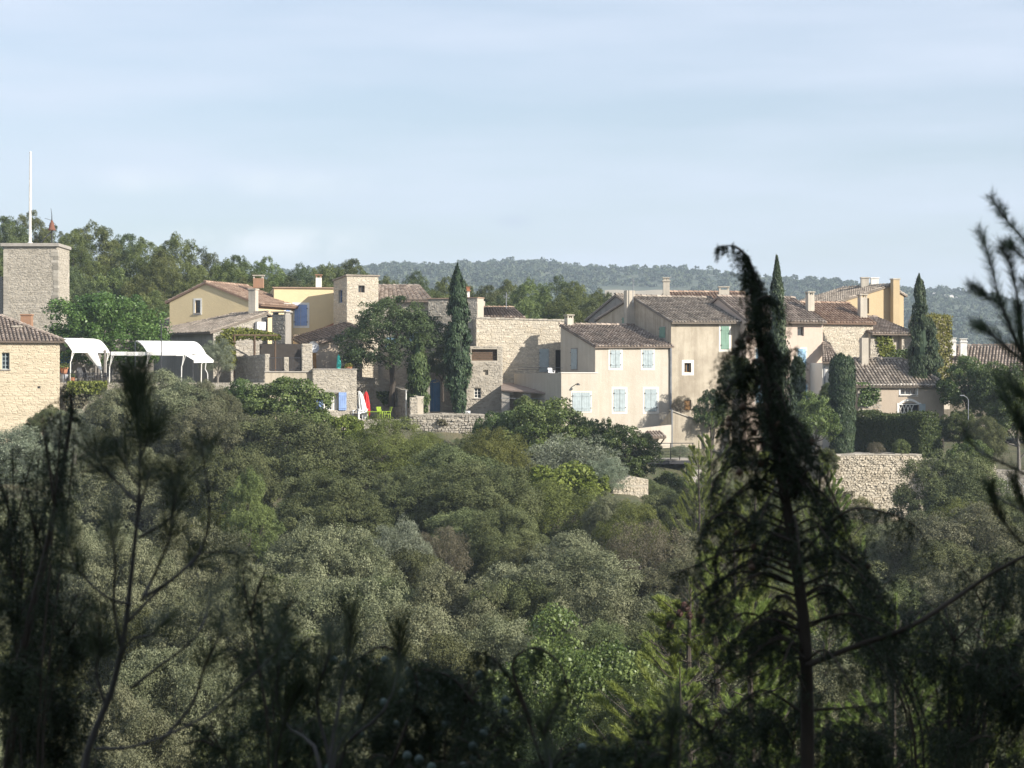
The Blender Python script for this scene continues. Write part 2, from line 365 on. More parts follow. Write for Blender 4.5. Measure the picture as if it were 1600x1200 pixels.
def stones(f, zb, top, ops, parent, mat, sz=(.36, .17), jit=.55, name='stones', proud=(.010, .036), u0=0, u1=None):
    sz = (sz[0] * .56, sz[1] * .58)
    mb = MB(); u1 = f.W if u1 is None else u1
    tzf = lambda u: interp(u, [a for a, b in top], [b for a, b in top])
    zmax = max(b for a, b in top); z = zb
    while z < zmax:
        h = sz[1] * rnd.uniform(1 - jit, 1 + jit); u = u0 - rnd.random() * sz[0] * .6
        while u < u1:
            L_ = sz[0] * rnd.uniform(1 - jit, 1 + jit * 1.3)
            a = max(u0, u) + .012; b = min(u1, u + L_) - .012; u += L_
            if b - a < .05: continue
            z_ = z + rnd.uniform(-.02, .02); zt = min(z + h * rnd.uniform(.75, 1.15), min(tzf(a), tzf(b))) - .012
            if zt - z < .04: continue
            if any(a < o[2] + .02 and b > o[0] - .02 and z < o[3] + .02 and zt > o[1] - .02 for o in ops): continue
            if rnd.random() < .05: continue
            j = lambda s_: rnd.uniform(-s_, s_)
            pr = rnd.uniform(*proud); q = [(a + j(.025), z_ + j(.022)), (b + j(.025), z_ + j(.022)), (b + j(.025), zt + j(.022)), (a + j(.025), zt + j(.022))]
            c = ((a + b) / 2, (z + zt) / 2); k = rnd.uniform(.72, .86)
            base = [f.pt(x, y, .002) for x, y in q]; up = [f.pt(c[0] + (x - c[0]) * k, c[1] + (y - c[1]) * k, pr + j(.008)) for x, y in q]
            t = min(1, max(0, rnd.gauss(.5, .27)))
            mb.face(up, t)
            for i in range(4): mb.face([base[i], base[(i + 1) % 4], up[(i + 1) % 4], up[i]], t)
        z += h
    if mb.f: return mb.obj(name, mat, parent, kind='stuff')
def tiles(P00, P10, P01, P11, parent, mat, wd=.25, course=.36, name='roof_tiles', top=None, base=True):
    """canal tiles on the plane: P00 P10 eave, P01 P11 ridge. top: list of (fraction along eave, fraction of slope length)"""
    P00, P10, P01, P11 = map(Vector, (P00, P10, P01, P11)); mb = MB()
    e = (P10 - P00); W = e.length; eu = e.normalized(); s0 = ((P01 - P00) + (P11 - P10)) / 2
    s_dir = (s0 - eu * s0.dot(eu)); Ls = s_dir.length; sd_ = s_dir.normalized(); nn = eu.cross(sd_)
    if nn.z < 0: nn = -nn
    if top is None:
        fl = (P01 - P00).dot(eu) / W; fr = 1 - (P10 - P11).dot(eu) / W
        skew = None
        top = [(0, 1), (1, 1)]; sk_l = P01 - P00; sk_r = P11 - P10
        para = True
    else: para = False
    n = max(2, round(W / wd))
    for i in range(n):
        f0 = (i + .5) / n + rnd.uniform(-.06, .06) / n
        A = P00 + e * f0
        if para: dv = (P01 - P00).lerp(P11 - P10, f0); Ld = dv.length; dd = dv / Ld
        else: Ld = Ls * interp(f0, [a for a, b in top], [b for a, b in top]); dd = sd_
        if Ld < .15: continue
        side = nn.cross(dd).normalized(); r = W / n * .36
        m = max(1, round(Ld / course))
        for c in range(m):
            a = Ld * c / m - (.05 if c else 0); b = Ld * (c + 1) / m
            ra, rb = r * 1.06, r * .84; ha, hb = .045, .012
            off = side * rnd.uniform(-.012, .012); t = min(1, max(0, rnd.gauss(.5, .26)))
            ring = []
            for q, rr, hh in ((a, ra, ha), (b, rb, hb)):
                ring.append([A + dd * q + off + side * (rr * math.cos(th)) + nn * (hh + rr * 1.05 * math.sin(th)) for th in (0, .8, 1.57, 2.34, math.pi)])
            for k in range(4): mb.face([ring[0][k], ring[0][k + 1], ring[1][k + 1], ring[1][k]], t)
            if c == 0: mb.face(ring[0][::-1], t)
    o = mb.obj(name, mat, parent, kind='stuff')
    if base:
        b = MB(); th = nn * -.10
        if para: poly = [P00, P10, P11, P01]
        else: poly = [P00, P10] + [P00 + e * a + sd_ * (Ls * q) for a, q in reversed(top) if q > 0 or True]
        seen = []; 
        for p in poly:
            if not any((p - s_).length < 1e-3 for s_ in seen): seen.append(p)
        up = seen; lo = [p + th for p in seen]
        b.face(up, .1); b.face(lo[::-1], .1)
        for i in range(len(up)): b.face([up[i], lo[i], lo[(i + 1) % len(up)], up[(i + 1) % len(up)]], .2)
        b.obj('roof_deck', mat, parent)
    return o
def ridge_tiles(A, B, parent, mat, r=.12):
    A, B = Vector(A), Vector(B); mb = MB(); d = B - A; n = max(1, round(d.length / .42)); du = d.normalized(); s = Vector((0, 0, 1)).cross(du).normalized(); up = du.cross(s)
    if up.z < 0: up = -up
    for i in range(n):
        a = A + d * (i / n); b = A + d * ((i + 1.08) / n); t = rnd.random()
        ring = [[p + s * (rr * math.cos(th)) + up * (hh + rr * math.sin(th)) for th in (0, .8, 1.57, 2.34, math.pi)] for p, rr, hh in ((a, r * 1.1, .03), (b, r * .9, .0))]
        for k in range(4): mb.face([ring[0][k], ring[0][k + 1], ring[1][k + 1], ring[1][k]], t)
        mb.face(ring[0][::-1], t)
    mb.obj('ridge_tile_row', mat, parent, kind='stuff')
def genoise(f, z, parent, mat, rows=1, dark=None):
    """rows of half-round tile ends corbelled out under the eave"""
    mb = MB(); n = max(2, int(f.W / .2))
    for r in range(rows):
        pr = .10 + .12 * (rows - 1 - r); zz = z - .13 * (r + 1)
        fbox(mb, f, 0, zz + .085, f.W, zz + .128, 0, pr + .02, .9)
        for i in range(n):
            u = (i + .5) / n * f.W
            ring = [(math.cos(th) * .075, math.sin(th) * .08) for th in (0, .8, 1.57, 2.34, math.pi)]
            a = [f.pt(u + x, zz + y, 0) for x, y in ring]; b = [f.pt(u + x, zz + y, pr) for x, y in ring]
            for k in range(4): mb.face([a[k], a[k + 1], b[k + 1], b[k]], .7)
            mb.face(b, .7)
    mb.obj('genoise', mat, parent, kind='stuff')
def chimney(parent, c, w, d, z0, z1, mat, cap='slab', yaw=0.0, capmat=None, name='chimney'):
    mb = MB(); cs, sn = math.cos(yaw), math.sin(yaw); ux = Vector((cs, sn, 0)); uy = Vector((-sn, cs, 0)); c = Vector((c[0], c[1], 0))
    def bx(m, hw, hd, a, b, dx=0, dy=0): m.box(c + ux * (dx - hw) + uy * (dy - hd) + Vector((0, 0, a)), ux * 2 * hw, uy * 2 * hd, Vector((0, 0, b - a)))
    bx(mb, w / 2, d / 2, z0, z1); o = mb.obj(name, mat, parent)
    k = MB()
    if cap == 'slab':
        for sx in (-1, 1):
            for sy in (-1, 1): bx(k, .05, .05, z1, z1 + .18, sx * (w / 2 - .06), sy * (d / 2 - .06))
        bx(k, w / 2 + .06, d / 2 + .06, z1 + .18, z1 + .25)
    elif cap == 'lip': bx(k, w / 2 + .05, d / 2 + .05, z1 + .002, z1 + .09)
    elif cap == 'pot':
        k.lathe(c + Vector((0, 0, z1)), [(.13, 0), (.12, .3), (.16, .34), (.15, .42)], 8)
    elif cap == 'crown':
        bx(k, w / 2 + .06, d / 2 + .06, z1 + .002, z1 + .08)
        for q in (-.36, -.12, .12, .36): bx(k, .04, d / 2, z1 + .08, z1 + .26, q * w)
        bx(k, w / 2 + .05, d / 2 + .05, z1 + .26, z1 + .31)
    if k.f: k.obj('chimney_cap', capmat or mat, o)
    return o
def shutters(h, f, r, mat, leaves=2, surround=None, proud=.05, sw=.16):
    """closed shutters over an opening: window (surround) > shutter leaves"""
    u0, z0, u1, z1 = f.rect(r); mb = MB(); s = sw if surround else .05; sp = .02
    for a in ((u0 - s, z1, u1 + s, z1 + s), (u0 - s, z0 - s, u1 + s, z0), (u0 - s, z0, u0, z1), (u1, z0, u1 + s, z1)):
        fbox(mb, f, *a, -.05, sp)
    wn = mb.obj('window', surround or M['concrete'], h)
    w_ = (u1 - u0) / leaves
    for i in range(leaves):
        a = u0 + i * w_ + .01; b = a + w_ - .02; m = MB(); npk = max(2, int(w_ / .16))
        for k in range(npk): fbox(m, f, a + (b - a) * k / npk + .004, z0 + .01, a + (b - a) * (k + 1) / npk - .004, z1 - .01, .012, proud)
        for q in (.18, .82):
            zz = z0 + (z1 - z0) * q; fbox(m, f, a + .01, zz - .05, b - .01, zz + .05, proud - .005, proud + .022)
        m.obj('shutter', mat, wn)
        hg = MB()
        for q in (.18, .82):
            zz = z0 + (z1 - z0) * q; e = a if i == 0 else b; fbox(hg, f, e - .05, zz - .025, e + .05, zz + .025, proud + .022, proud + .035)
        hg.obj('hinge', M['iron'], wn)
    return wn
def window(h, f, r, depth=.2, frame=None, surround=None, nx=2, nz=3, openleaf=None, sw=.14, sill=True, curtain=None):
    """glazed window in a recessed opening (the wall must carry the hole)"""
    u0, z0, u1, z1 = f.rect(r); fr = frame or M['white']; mb = MB(); b = .05
    for a in ((u0, z0, u1, z0 + b), (u0, z1 - b, u1, z1), (u0, z0 + b, u0 + b, z1 - b), (u1 - b, z0 + b, u1, z1 - b)): fbox(mb, f, *a, -depth - .04, -depth + .03)
    for i in range(1, nx): u = u0 + (u1 - u0) * i / nx; fbox(mb, f, u - .02, z0 + b, u + .02, z1 - b, -depth - .03, -depth + .02)
    for i in range(1, nz): z = z0 + (z1 - z0) * i / nz; fbox(mb, f, u0 + b, z - .015, u1 - b, z + .015, -depth - .03, -depth + .018)
    wn = mb.obj('window', fr, h)
    g = MB(); fbox(g, f, u0 + .01, z0 + .01, u1 - .01, z1 - .01, -depth - .02, -depth - .01); g.obj('pane', M['glass'], wn)
    k = MB(); k.face([f.pt(u0, z0, -depth - .3), f.pt(u1, z0, -depth - .3), f.pt(u1, z1, -depth - .3), f.pt(u0, z1, -depth - .3)]); k.obj('room_shade', M['dark'], wn)
    if surround:
        s = MB()
        for a in ((u0 - sw, z1, u1 + sw, z1 + sw), (u0 - sw, z0 - sw, u1 + sw, z0), (u0 - sw, z0, u0, z1), (u1, z0, u1 + sw, z1)): fbox(s, f, *a, -.05, .02)
        s.obj('surround', surround, wn)
    if sill:
        s = MB(); fbox(s, f, u0 - .08, z0 - .07, u1 + .08, z0 - .002, -.05, .09); s.obj('sill', M['concrete'], wn)
    return wn
def hole(h, f, r, depth=.3, mat=None, name='opening'):
    u0, z0, u1, z1 = f.rect(r); k = MB(); fbox(k, f, u0 - .02, z0 - .02, u1 + .02, z1 + .02, -depth - .06, -depth + .002)
    return k.obj(name, mat or M['dark'], h)
def door(h, f, r, mat, depth=.12, planks=True):
    u0, z0, u1, z1 = f.rect(r); k = MB(); n = max(2, int((u1 - u0) / .2))
    for i in range(n): fbox(k, f, u0 + (u1 - u0) * i / n + .005, z0, u0 + (u1 - u0) * (i + 1) / n - .005, z1, -depth - .05, -depth + rnd.uniform(0, .01))
    d = k.obj('door', mat, h); m = MB(); fbox(m, f, u1 - .12, (z0 + z1) / 2 - .03, u1 - .06, (z0 + z1) / 2 + .03, -depth + .01, -depth + .05); m.obj('handle', M['iron'], d); return d

class House: pass
def house(name, label, cat, f, D, zb, zf, kind='flat', zr=None, rf=.5, zk=None, mat=None, roofm=None, over=.28, holes=None, peak=.5, stone=None,
          stone_sides=('front', 'left', 'right'), sz=(.36, .17), hips=(0, 0), zfr=None, zbl=None, side_over=.12, skip=(), roof=True, ridge=True, course=.36):
    """box house on facade f, depth D. kind: eave (ridge parallel to facade), shed, gable (peak on the facade), flat, hip"""
    h = House(); v = -f.n; h.f = f; zfr = zf if zfr is None else zfr
    FL, FR = f.pt(0, 0), f.pt(f.W, 0); BL, BR = FL + v * D, FR + v * D
    h.left = Fac((BL.x, BL.y), (FL.x, FL.y)); h.right = Fac((FR.x, FR.y), (BR.x, BR.y)); h.back = Fac((BR.x, BR.y), (BL.x, BL.y))
    h.root = thing(name, label, cat, (FL + FR) / 2 + v * (D / 2) + Vector((0, 0, zb)))
    zk = zf if zk is None else zk; zr = zf if zr is None else zr; W = f.W
    if kind == 'eave':
        tf = [(0, zf), (W, zfr)]; tl = [(0, zk), (D * (1 - rf), zr), (D, zf)]; tr = [(0, zfr), (D * rf, zr), (D, zk)]; tb = [(0, zk), (W, zk)]
    elif kind == 'shed':
        tf = [(0, zf), (W, zfr)]; tl = [(0, zr), (D, zf)]; tr = [(0, zfr), (D, zr)]; tb = [(0, zr), (W, zr)]
    elif kind == 'gable':
        tf = [(0, zf), (W * peak, zr), (W, zfr)]; tl = [(0, zf), (D, zf)]; tr = [(0, zfr), (D, zfr)]; tb = [(0, zfr), (W * (1 - peak), zr), (W, zf)]
    else:
        tf = [(0, zf), (W, zfr)]; tl = [(0, zk), (D, zf)]; tr = [(0, zfr), (D, zk)]; tb = [(0, zk), (W, zk)]
    h.tops = dict(front=tf, left=tl, right=tr, back=tb); h.zb = zb
    mb = MB(); holes = holes or {}; h.ops = {}
    for nm, fc in (('front', f), ('left', h.left), ('right', h.right), ('back', h.back)):
        if nm in skip: continue
        ops = [tuple(fc.rect(r)) + (d,) for r, d in holes.get(nm, [])]; h.ops[nm] = ops
        wall_panel(mb, fc, zb, h.tops[nm], ops, inset=0 if nm in ('front', 'back') else .35)
    if kind == 'flat' and roof:
        mb.face([f.pt(.35, zf - .25, -.35), f.pt(W - .35, zfr - .25, -.35), h.back.pt(.35, zk - .25, -.35), h.back.pt(W - .35, zk - .25, -.35)])
    h.wall = mb.obj('wall', mat, h.root)
    if stone:
        for nm in stone_sides:
            fc = {'front': f, 'left': h.left, 'right': h.right, 'back': h.back}[nm]
            stones(fc, zb, h.tops[nm], h.ops.get(nm, []), h.wall, stone, sz)
    rm = roofm or M['tile']; O = over; S = side_over
    up = Vector((0, 0, .02))
    if roof:
        if kind in ('eave', 'shed'):
            d1 = D * rf if kind == 'eave' else D
            sl = (zr - zf) / d1; slr = (zr - zfr) / d1
            a = f.pt(-S, zf - sl * O, O) + up; b = f.pt(W + S, zfr - slr * O, O) + up; c = f.pt(-S, zr, -d1) + up; d = f.pt(W + S, zr, -d1) + up
            tiles(a, b, c, d, h.root, rm, course=course)
            if kind == 'eave':
                sb = (zr - zk) / (D - d1)
                tiles(f.pt(W + S, zk - sb * .2, -D - .2) + up, f.pt(-S, zk - sb * .2, -D - .2) + up, d, c, h.root, rm, course=.6)
            if ridge: ridge_tiles(c + up * 2, d + up * 2, h.root, rm)
        elif kind == 'gable':
            wl = W * peak; wr = W - wl; s1 = (zr - zf) / wl if wl > .01 else 0; s2 = (zr - zfr) / wr if wr > .01 else 0
            g = .12
            r0 = f.pt(wl, zr, g) + up; r1 = f.pt(wl, zr, -D - .1) + up
            if wl > .05: tiles(f.pt(-O, zf - s1 * O, -D - .1) + up, f.pt(-O, zf - s1 * O, g) + up, r1, r0, h.root, rm, course=course)
            if wr > .05: tiles(f.pt(W + O, zfr - s2 * O, g) + up, f.pt(W + O, zfr - s2 * O, -D - .1) + up, r0, r1, h.root, rm, course=course)
            if ridge: ridge_tiles(r0 + up * 2, r1 + up * 2, h.root, rm)
        elif kind == 'hip':
            hl, hr = hips; O2 = O; d1 = D / 2; sl = (zr - zf) / d1; drop = sl * O
            WL = W + 2 * O
            ef = lambda x: x
            # front and back trapezoids
            tp = [(0, 0 if hl else 1), ((hl + O) / WL if hl else 0, 1), (1 - (hr + O) / WL if hr else 1, 1), (1, 0 if hr else 1)]
            tp2 = []
            for q in tp:
                if not tp2 or q[0] > tp2[-1][0] + 1e-6: tp2.append(q)
            a = f.pt(-O, zf - drop, O) + up; b = f.pt(W + O, zf - drop, O) + up
            c = f.pt(-O, zr, -d1) + up; d = f.pt(W + O, zr, -d1) + up
            tiles(a, b, c, d, h.root, rm, top=tp2, course=course)
            a2 = f.pt(W + O, zf - drop, -D - O) + up; b2 = f.pt(-O, zf - drop, -D - O) + up
            tiles(a2, b2, d, c, h.root, rm, top=[(1 - q, v_) for q, v_ in reversed(tp2)], course=.6)
            rl = f.pt(hl, zr, -d1) + up; rr = f.pt(W - hr, zr, -d1) + up
            if hr:
                tiles(b, a2, f.pt(W - hr, zr, O) + up, f.pt(W - hr, zr, -D - O) + up, h.root, rm, top=[(0, 0), (.5, 1), (1, 0)], course=course)
                ridge_tiles(rr + up * 2, b + up * 3, h.root, rm)
            if hl:
                tiles(b2, a, f.pt(hl, zr, -D - O) + up, f.pt(hl, zr, O) + up, h.root, rm, top=[(0, 0), (.5, 1), (1, 0)], course=course)
                ridge_tiles(rl + up * 2, a + up * 3, h.root, rm)
            ridge_tiles(rl + up * 2, rr + up * 2, h.root, rm)
    return h
def pipe(h, pts, r=.05, mat=None, name='downpipe'):
    mb = MB(); mb.tube(pts, r, 6); return mb.obj(name, mat or M['zinc'], h)
# ---------------------------------------------------------------- the village, left to right
def wallthing(name, label, cat, f, zb, top, mat, th=.5, stone=None, sz=(.34, .18), ops=(), cope=None, proud=(.015, .05)):
    r = thing(name, label, cat, f.pt(f.W / 2, zb, -th / 2)); mb = MB(); wall_panel(mb, f, zb, top, ops, th, True); w_ = mb.obj('wall', mat, r)
    if stone: stones(f, zb, top, list(ops), w_, stone, sz, proud=proud)
    if cope:
        c = MB()
        for (a, za), (b, zb_) in zip(top[:-1], top[1:]):
            n = max(1, int((b - a) / .45))
            for i in range(n):
                u0 = a + (b - a) * i / n; u1 = a + (b - a) * (i + 1) / n - .015; z0 = za + (zb_ - za) * i / n; z1 = za + (zb_ - za) * (i + 1) / n
                hgt = rnd.uniform(.07, .12)
                c.box(f.pt(u0, z0 + .003, .05), f.pt(u1, z1 + .003, .05) - f.pt(u0, z0 + .003, .05), f.n * -(th + .1), Vector((0, 0, hgt)), rnd.random())
        c.obj('coping', cope, w_, kind='stuff')
    return r

# --- left house in warm stone
f = facpx(-70, 138.2, 93, 140.4)
h1 = house('stone_house', 'warm cream stone house with hipped tile roof at the left edge', 'house', f, 7.5, zp(700, 140), zp(531, 140), 'hip', zr=zp(496, 143.8), hips=(0, 3.4),
           mat=M['mortarw'], stone=M['stonel'], stone_sides=('front', 'right'), sz=(.5, .17), roofm=M['tile'], holes={'front': [((3, 551, 15, 577), .25)]}, over=.3)
window(h1.root, f, (3, 551, 15, 577), .2, M['shut_p'], None, 2, 4)
hole(h1.root, f, (59, 604, 63, 608), 0.0, name='drain_hole')
chimney(h1.root, (xp(42, 143), 143), .72, .6, zp(525, 143), zp(493, 143), M['brick'], 'lip', capmat=M['brick'])
chimney(h1.root, (xp(27, 141.4), 141.4), .55, .5, zp(528, 141.4), zp(511, 141.4), M['chim'], 'lip')

# --- square stone tower with flagpole and bell
f = facpx(6, 166, 90, 166)
tw = house('stone_tower', 'square rubble stone tower with flat cornice behind the left house', 'tower', f, 4.4, zp(560, 166), zp(385, 166), 'flat', mat=M['mortar'], stone=M['stone'], sz=(.3, .16))
mb = MB(); fbox(mb, f, -.22, zp(385, 166) + .003, f.W + .12, zp(380, 166), -4.6, .22); mb.obj('cornice', M['concrete'], tw.root)
z = zp(540, 166); k = 0
while z < zp(386, 166) - .3:
    hq = rnd.uniform(.20, .36); m = MB(); wq = rnd.uniform(.28, .6); fbox(m, f, f.W - wq, z, f.W + .03, z + hq - .02, -.5, .04, rnd.random()); m.obj('quoin', M['stoneg' if rnd.random() < .6 else 'stone'], tw.root)
    m = MB(); fbox(m, f, -.03, z, rnd.uniform(.2, .5), z + hq - .02, -.5, .035, rnd.random()); m.obj('quoin', M['stone'], tw.root); z += hq; k += 1
mb = MB(); fbox(mb, facpx(-40, 167, 5, 167), 0, zp(560, 167), 2.25, zp(437, 167), -3, 0); fbox(mb, facpx(-40, 167, 4, 167), 0, zp(437, 167) + .002, 2.2, zp(432, 167), -3, .05, .9); mb.obj('annex', M['greyr'], tw.root)
c = P(47, 380, 167.5); fp = thing('flagpole', 'tall white flagpole standing on the stone tower', 'flagpole', c)
mb = MB(); mb.tube([c - Vector((0, 0, .2)), c + Vector((0, 0, 3.6)), P(47.5, 239, 167.5)], [.11, .095, .07], 8); mb.obj('pole', M['white'], fp)
mb = MB(); q = P(47.5, 239, 167.5); mb.lathe(q, [(.02, -.05), (.09, 0), (.09, .08), (.02, .13)], 8); mb.obj('finial', M['white'], fp)
mb = MB(); mb.lathe(c, [(.2, -.25), (.2, .05), (.12, .1)], 8); mb.obj('base_collar', M['white'], fp)
q = P(81, 360, 167.2); bl = thing('bell', 'rusty bell on an iron strut above the tower roof', 'bell', q)
mb = MB(); mb.lathe(q, [(.33, 0), (.29, .1), (.22, .28), (.19, .5), (.15, .6), (.10, .66), (.10, .78)], 12); mb.obj('bell_body', M['rust'], bl, True)
mb = MB(); mb.tube([q + Vector((0, 0, .7)), q + Vector((0, 0, 1.2)), P(79.5, 325, 167.2)], [.05, .03, .012], 5); mb.obj('spike', M['iron'], bl)
mb = MB(); mb.tube([P(64, 379, 167.2), P(80, 362, 167.2)], .045, 5); mb.tube([P(81, 384, 167.2), q], .05, 5); mb.obj('strut', M['iron'], bl)
mb = MB(); mb.tube([P(70, 341, 167.2), P(80, 344, 167.2), P(88, 352, 167.2)], .015, 4); mb.obj('bracket', M['iron'], bl)

# --- grey low house with weathered roof
f = Fac((xp(333, 149), 149), (xp(333, 149) + 3.55, 149 + 2.65))
lf = Vector((-.6, .8, 0))
h3 = house('low_stone_house', 'low stone house with weathered tile roof behind the long white awning', 'house', f, 14.5, zp(640, 149), zp(518, 149), 'gable', zr=zp(489, 151), zfr=zp(489.5, 151) - .02, peak=.985,
           mat=M['greyr'], stone=M['stone'], stone_sides=('front',), roofm=M['tileg'], over=.3)
# --- yellow gabled house
f = facpx(265, 157.6, 403, 155)
h4 = house('yellow_house', 'yellow house with wide gable and terracotta tile roof', 'house', f, 6.6, zp(640, 155), zp(470, 157.5), 'gable', zr=zp(442, 156.5), zfr=zp(474, 155), peak=.41,
           mat=M['yellow'], roofm=M['tileo'], over=.35, holes={'front': [((305, 469, 313, 489), .2)]})
window(h4.root, f, (305, 469, 313, 489), .15, M['wood'], M['white'], 1, 2)
genoise(h4.right, zp(475.5, 155.4), h4.root, M['tileo'], 2)
fr = h4.right
shutters(h4.root, fr, (446.5, 480, 452, 523), M['shut_b'], 1, M['white'], sw=.3)
chimney(h4.root, (xp(396, 153.2), 153.2), .55, .5, zp(500, 153.2), zp(453, 153.2), M['chim'], 'lip', yaw=-.35)
chimney(h4.root, (xp(404, 159.5), 159.5), .75, .6, zp(450, 159.5), zp(435, 159.5), M['brick'], 'slab', capmat=M['chim'])
# --- flat-topped yellow wing
f = facpx(428, 160.2, 526, 161)
h4b = house('yellow_wing', 'flat topped yellow house wing with blue shuttered window', 'house', f, 5, zp(640, 160), zp(450.5, 160.5), 'flat', mat=M['yellow'], roof=True)
mb = MB(); fbox(mb, f, -.1, zp(450.5, 160.5) + .003, f.W + .1, zp(448.6, 160.5), -.5, .12, .6); mb.obj('coping', M['tileo'], h4b.root)
shutters(h4b.root, f, (460, 476, 480, 509), M['shut_b'], 2, M['white'])
chimney(h4b.root, (xp(498, 163), 163), .42, .42, zp(455, 163), zp(434, 163), M['white'], 'slab', capmat=M['brick'])
mb = MB(); q = f.uz(440, 527)[1]
u0, z0 = f.uz(462, 534); u1, z1 = f.uz(526, 505)
mb.face([f.pt(u0, z0, .04), f.pt(u1, z1 - .25, .04), f.pt(u1, z1 + .12, .04), f.pt(u0, z0 + .22, .04)]); mb.obj('terracotta_strip', M['terra'], h4b.root)  # tapering terracotta coloured strip low on the wing wall
# --- small stone stair tower
f = facpx(542, 156.6, 591, 157.6)
h5 = house('stone_turret', 'small square pale stone tower with one little dark window', 'tower', f, 3.0, zp(600, 157), zp(431.5, 157), 'shed', zr=zp(437, 157), mat=M['mortar'], stone=M['stonew'], sz=(.3, .13),
           roof=False, holes={'front': [((560, 446, 570, 457), .3)], 'left': [((529, 453, 535, 473), .25)]})
window(h5.root, f, (560, 446, 570, 457), .25, M['wood'], None, 2, 1, sill=False); window(h5.root, h5.left, (529, 453, 535, 473), .2, M['shut_b'], None, 1, 2, sill=False)
mb = MB()
v = -f.n; a = f.pt(-.1, zp(431.5, 157) + .01, .1); mb.box(a, f.u * (f.W + .2), v * 3.2 + Vector((0, 0, zp(437, 157) - zp(431.5, 157))), Vector((0, 0, .1)), .6); mb.obj('roof_slab', M['tileg'], h5.root)
# --- house with big tile rows behind the oak
f = facpx(588, 158, 672, 157.4)
h6 = house('big_tile_house', 'stone house whose roof shows thick rows of tiles beside the small tower', 'house', f, 8, zp(640, 157), zp(467, 157.5), 'flat', mat=M['mortar'], stone=M['stone'], roof=False, stone_sides=('front', 'right'))
shutters(h6.root, f, (602, 527, 618, 546), M['shut_s'], 2, None); shutters(h6.root, f, (640, 517, 652, 541), M['shut_s'], 1, None)
A = f.pt(-.1, zp(469, 157.5), .3); B = f.pt(f.W + .25, zp(470, 157.5), .3); Cc = P(590, 447.5, 162.5); Dd = P(655, 447.5, 162.2)
rf = MB(); rf.face([A, B, Dd, Cc], .2); rf.face([p + Vector((0, 0, -.12)) for p in (A, Cc, Dd, B)], .2); rf.face([A, A + Vector((0, 0, -.12)), B + Vector((0, 0, -.12)), B], .2); rf.face([B, B + Vector((0, 0, -.12)), Dd + Vector((0, 0, -.12)), Dd], .2)
rf.obj('roof_deck', M['tile'], h6.root)
for i in range(12):
    s = (i + .5) / 12; a = A.lerp(B, s) + Vector((0, 0, .02)); b = Cc.lerp(Dd, s) + Vector((0, 0, .02)); m = MB(); sd2 = (B - A).normalized()
    n_ = 9
    ring = []
    for q in range(n_ + 1):
        for e in ((0,) if q in (0,) else (0, 1)) if q < n_ else (0,):
            p = a.lerp(b, q / n_); r_ = .185 if (e or q == 0) else .15; hh = .05 if (e or q == 0) else .0
            ring.append([p + sd2 * (r_ * math.cos(t_)) + Vector((0, 0, hh + r_ * math.sin(t_))) for t_ in (0, .8, 1.57, 2.34, math.pi)])
    for q in range(len(ring) - 1):
        tt = rnd.random()
        for e in range(4): m.face([ring[q][e], ring[q][e + 1], ring[q + 1][e + 1], ring[q + 1][e]], tt)
    m.face(ring[0][::-1]); m.obj('tile_row', M['tile'], h6.root)
ridge_tiles(Cc, Dd, h6.root, M['tileg'], .16)
# --- stone house between the oak and the cypress, with a stone stack
f = facpx(669, 156, 727, 155.2)
h7 = house('stone_house', 'plain rubble stone house wall just behind the tall cypress', 'house', f, 5, zp(660, 155), zp(467, 155.6), 'flat', mat=M['mortar'], stone=M['stone'], stone_sides=('front',), roof=True)
mb = MB(); fbox(mb, f, -.05, zp(467, 155.6) + .003, f.W, zp(465.5, 155.6), -.45, .1, .6); mb.obj('coping', M['tileo'], h7.root)
f2 = facpx(724, 153, 746, 152.6)
mb = MB(); wall_panel(mb, f2, zp(650, 153), [(0, zp(466, 153)), (f2.W, zp(466, 153))], (), 1.2, True); st = mb.obj('chimney', M['mortar'], h7.root); stones(f2, zp(600, 153), [(0, zp(466, 153)), (f2.W, zp(466, 153))], [], st, M['stone'])
mb = MB(); fbox(mb, f2, -.05, zp(466, 153) + .003, f2.W + .05, zp(464.5, 153), -1.25, .06, .7); mb.obj('chimney_cap', M['tileo'], st)
chimney(h7.root, (xp(730, 153.6), 153.6), .36, .34, zp(464.4, 153.6), zp(455, 153.6), M['white'], 'crown', capmat=M['terra'])

# --- big stone house
f = facpx(744, 151.8, 892, 153.4)
h8 = house('big_stone_house', 'large blank rubble stone house with a pale aqua door and level top', 'house', f, 5.5, zp(690, 152), zp(498, 152.2), 'flat', zfr=zp(502, 153.4), mat=M['mortar'], stone=M['stonew'], sz=(.34, .16), stone_sides=('front', 'left'), roof=True,
           holes={'front': [((868, 547, 880, 581), .4)]})
mb = MB()
for i in range(20):
    a = i / 20 * f.W; fbox(mb, f, a + .01, zp(498, 152.2) + (zp(502, 153.4) - zp(498, 152.2)) * i / 20 + .003, a + f.W / 20 - .01, zp(495.6, 152.2) + (zp(502, 153.4) - zp(498, 152.2)) * i / 20 + rnd.uniform(-.03, .03), -.4, .06, rnd.random())
mb.obj('coping', M['stone'], h8.root, kind='stuff')
shutters(h8.root, f, (842.5, 545, 857.5, 581), M['shut_p'], 1, None); hole(h8.root, f, (868, 547, 880, 581), .35, M['dark'], 'doorway')
a, b, c_, d_ = P(745, 495, 154.5), P(822, 496.5, 155.2), P(745, 480.5, 159), P(803, 481, 159.5)
tiles(a, b, c_, d_, h8.root, M['tile']); ridge_tiles(c_, d_, h8.root, M['tileo'])
mb = MB(); mb.tube([P(791, 482, 157), P(791, 457, 157)], .035, 5); mb.tube([P(786, 462, 157), P(797, 466, 157)], .02, 4); mb.tube([P(787, 466, 157), P(795, 460, 157)], .02, 4); mb.obj('antenna', M['zinc'], h8.root)
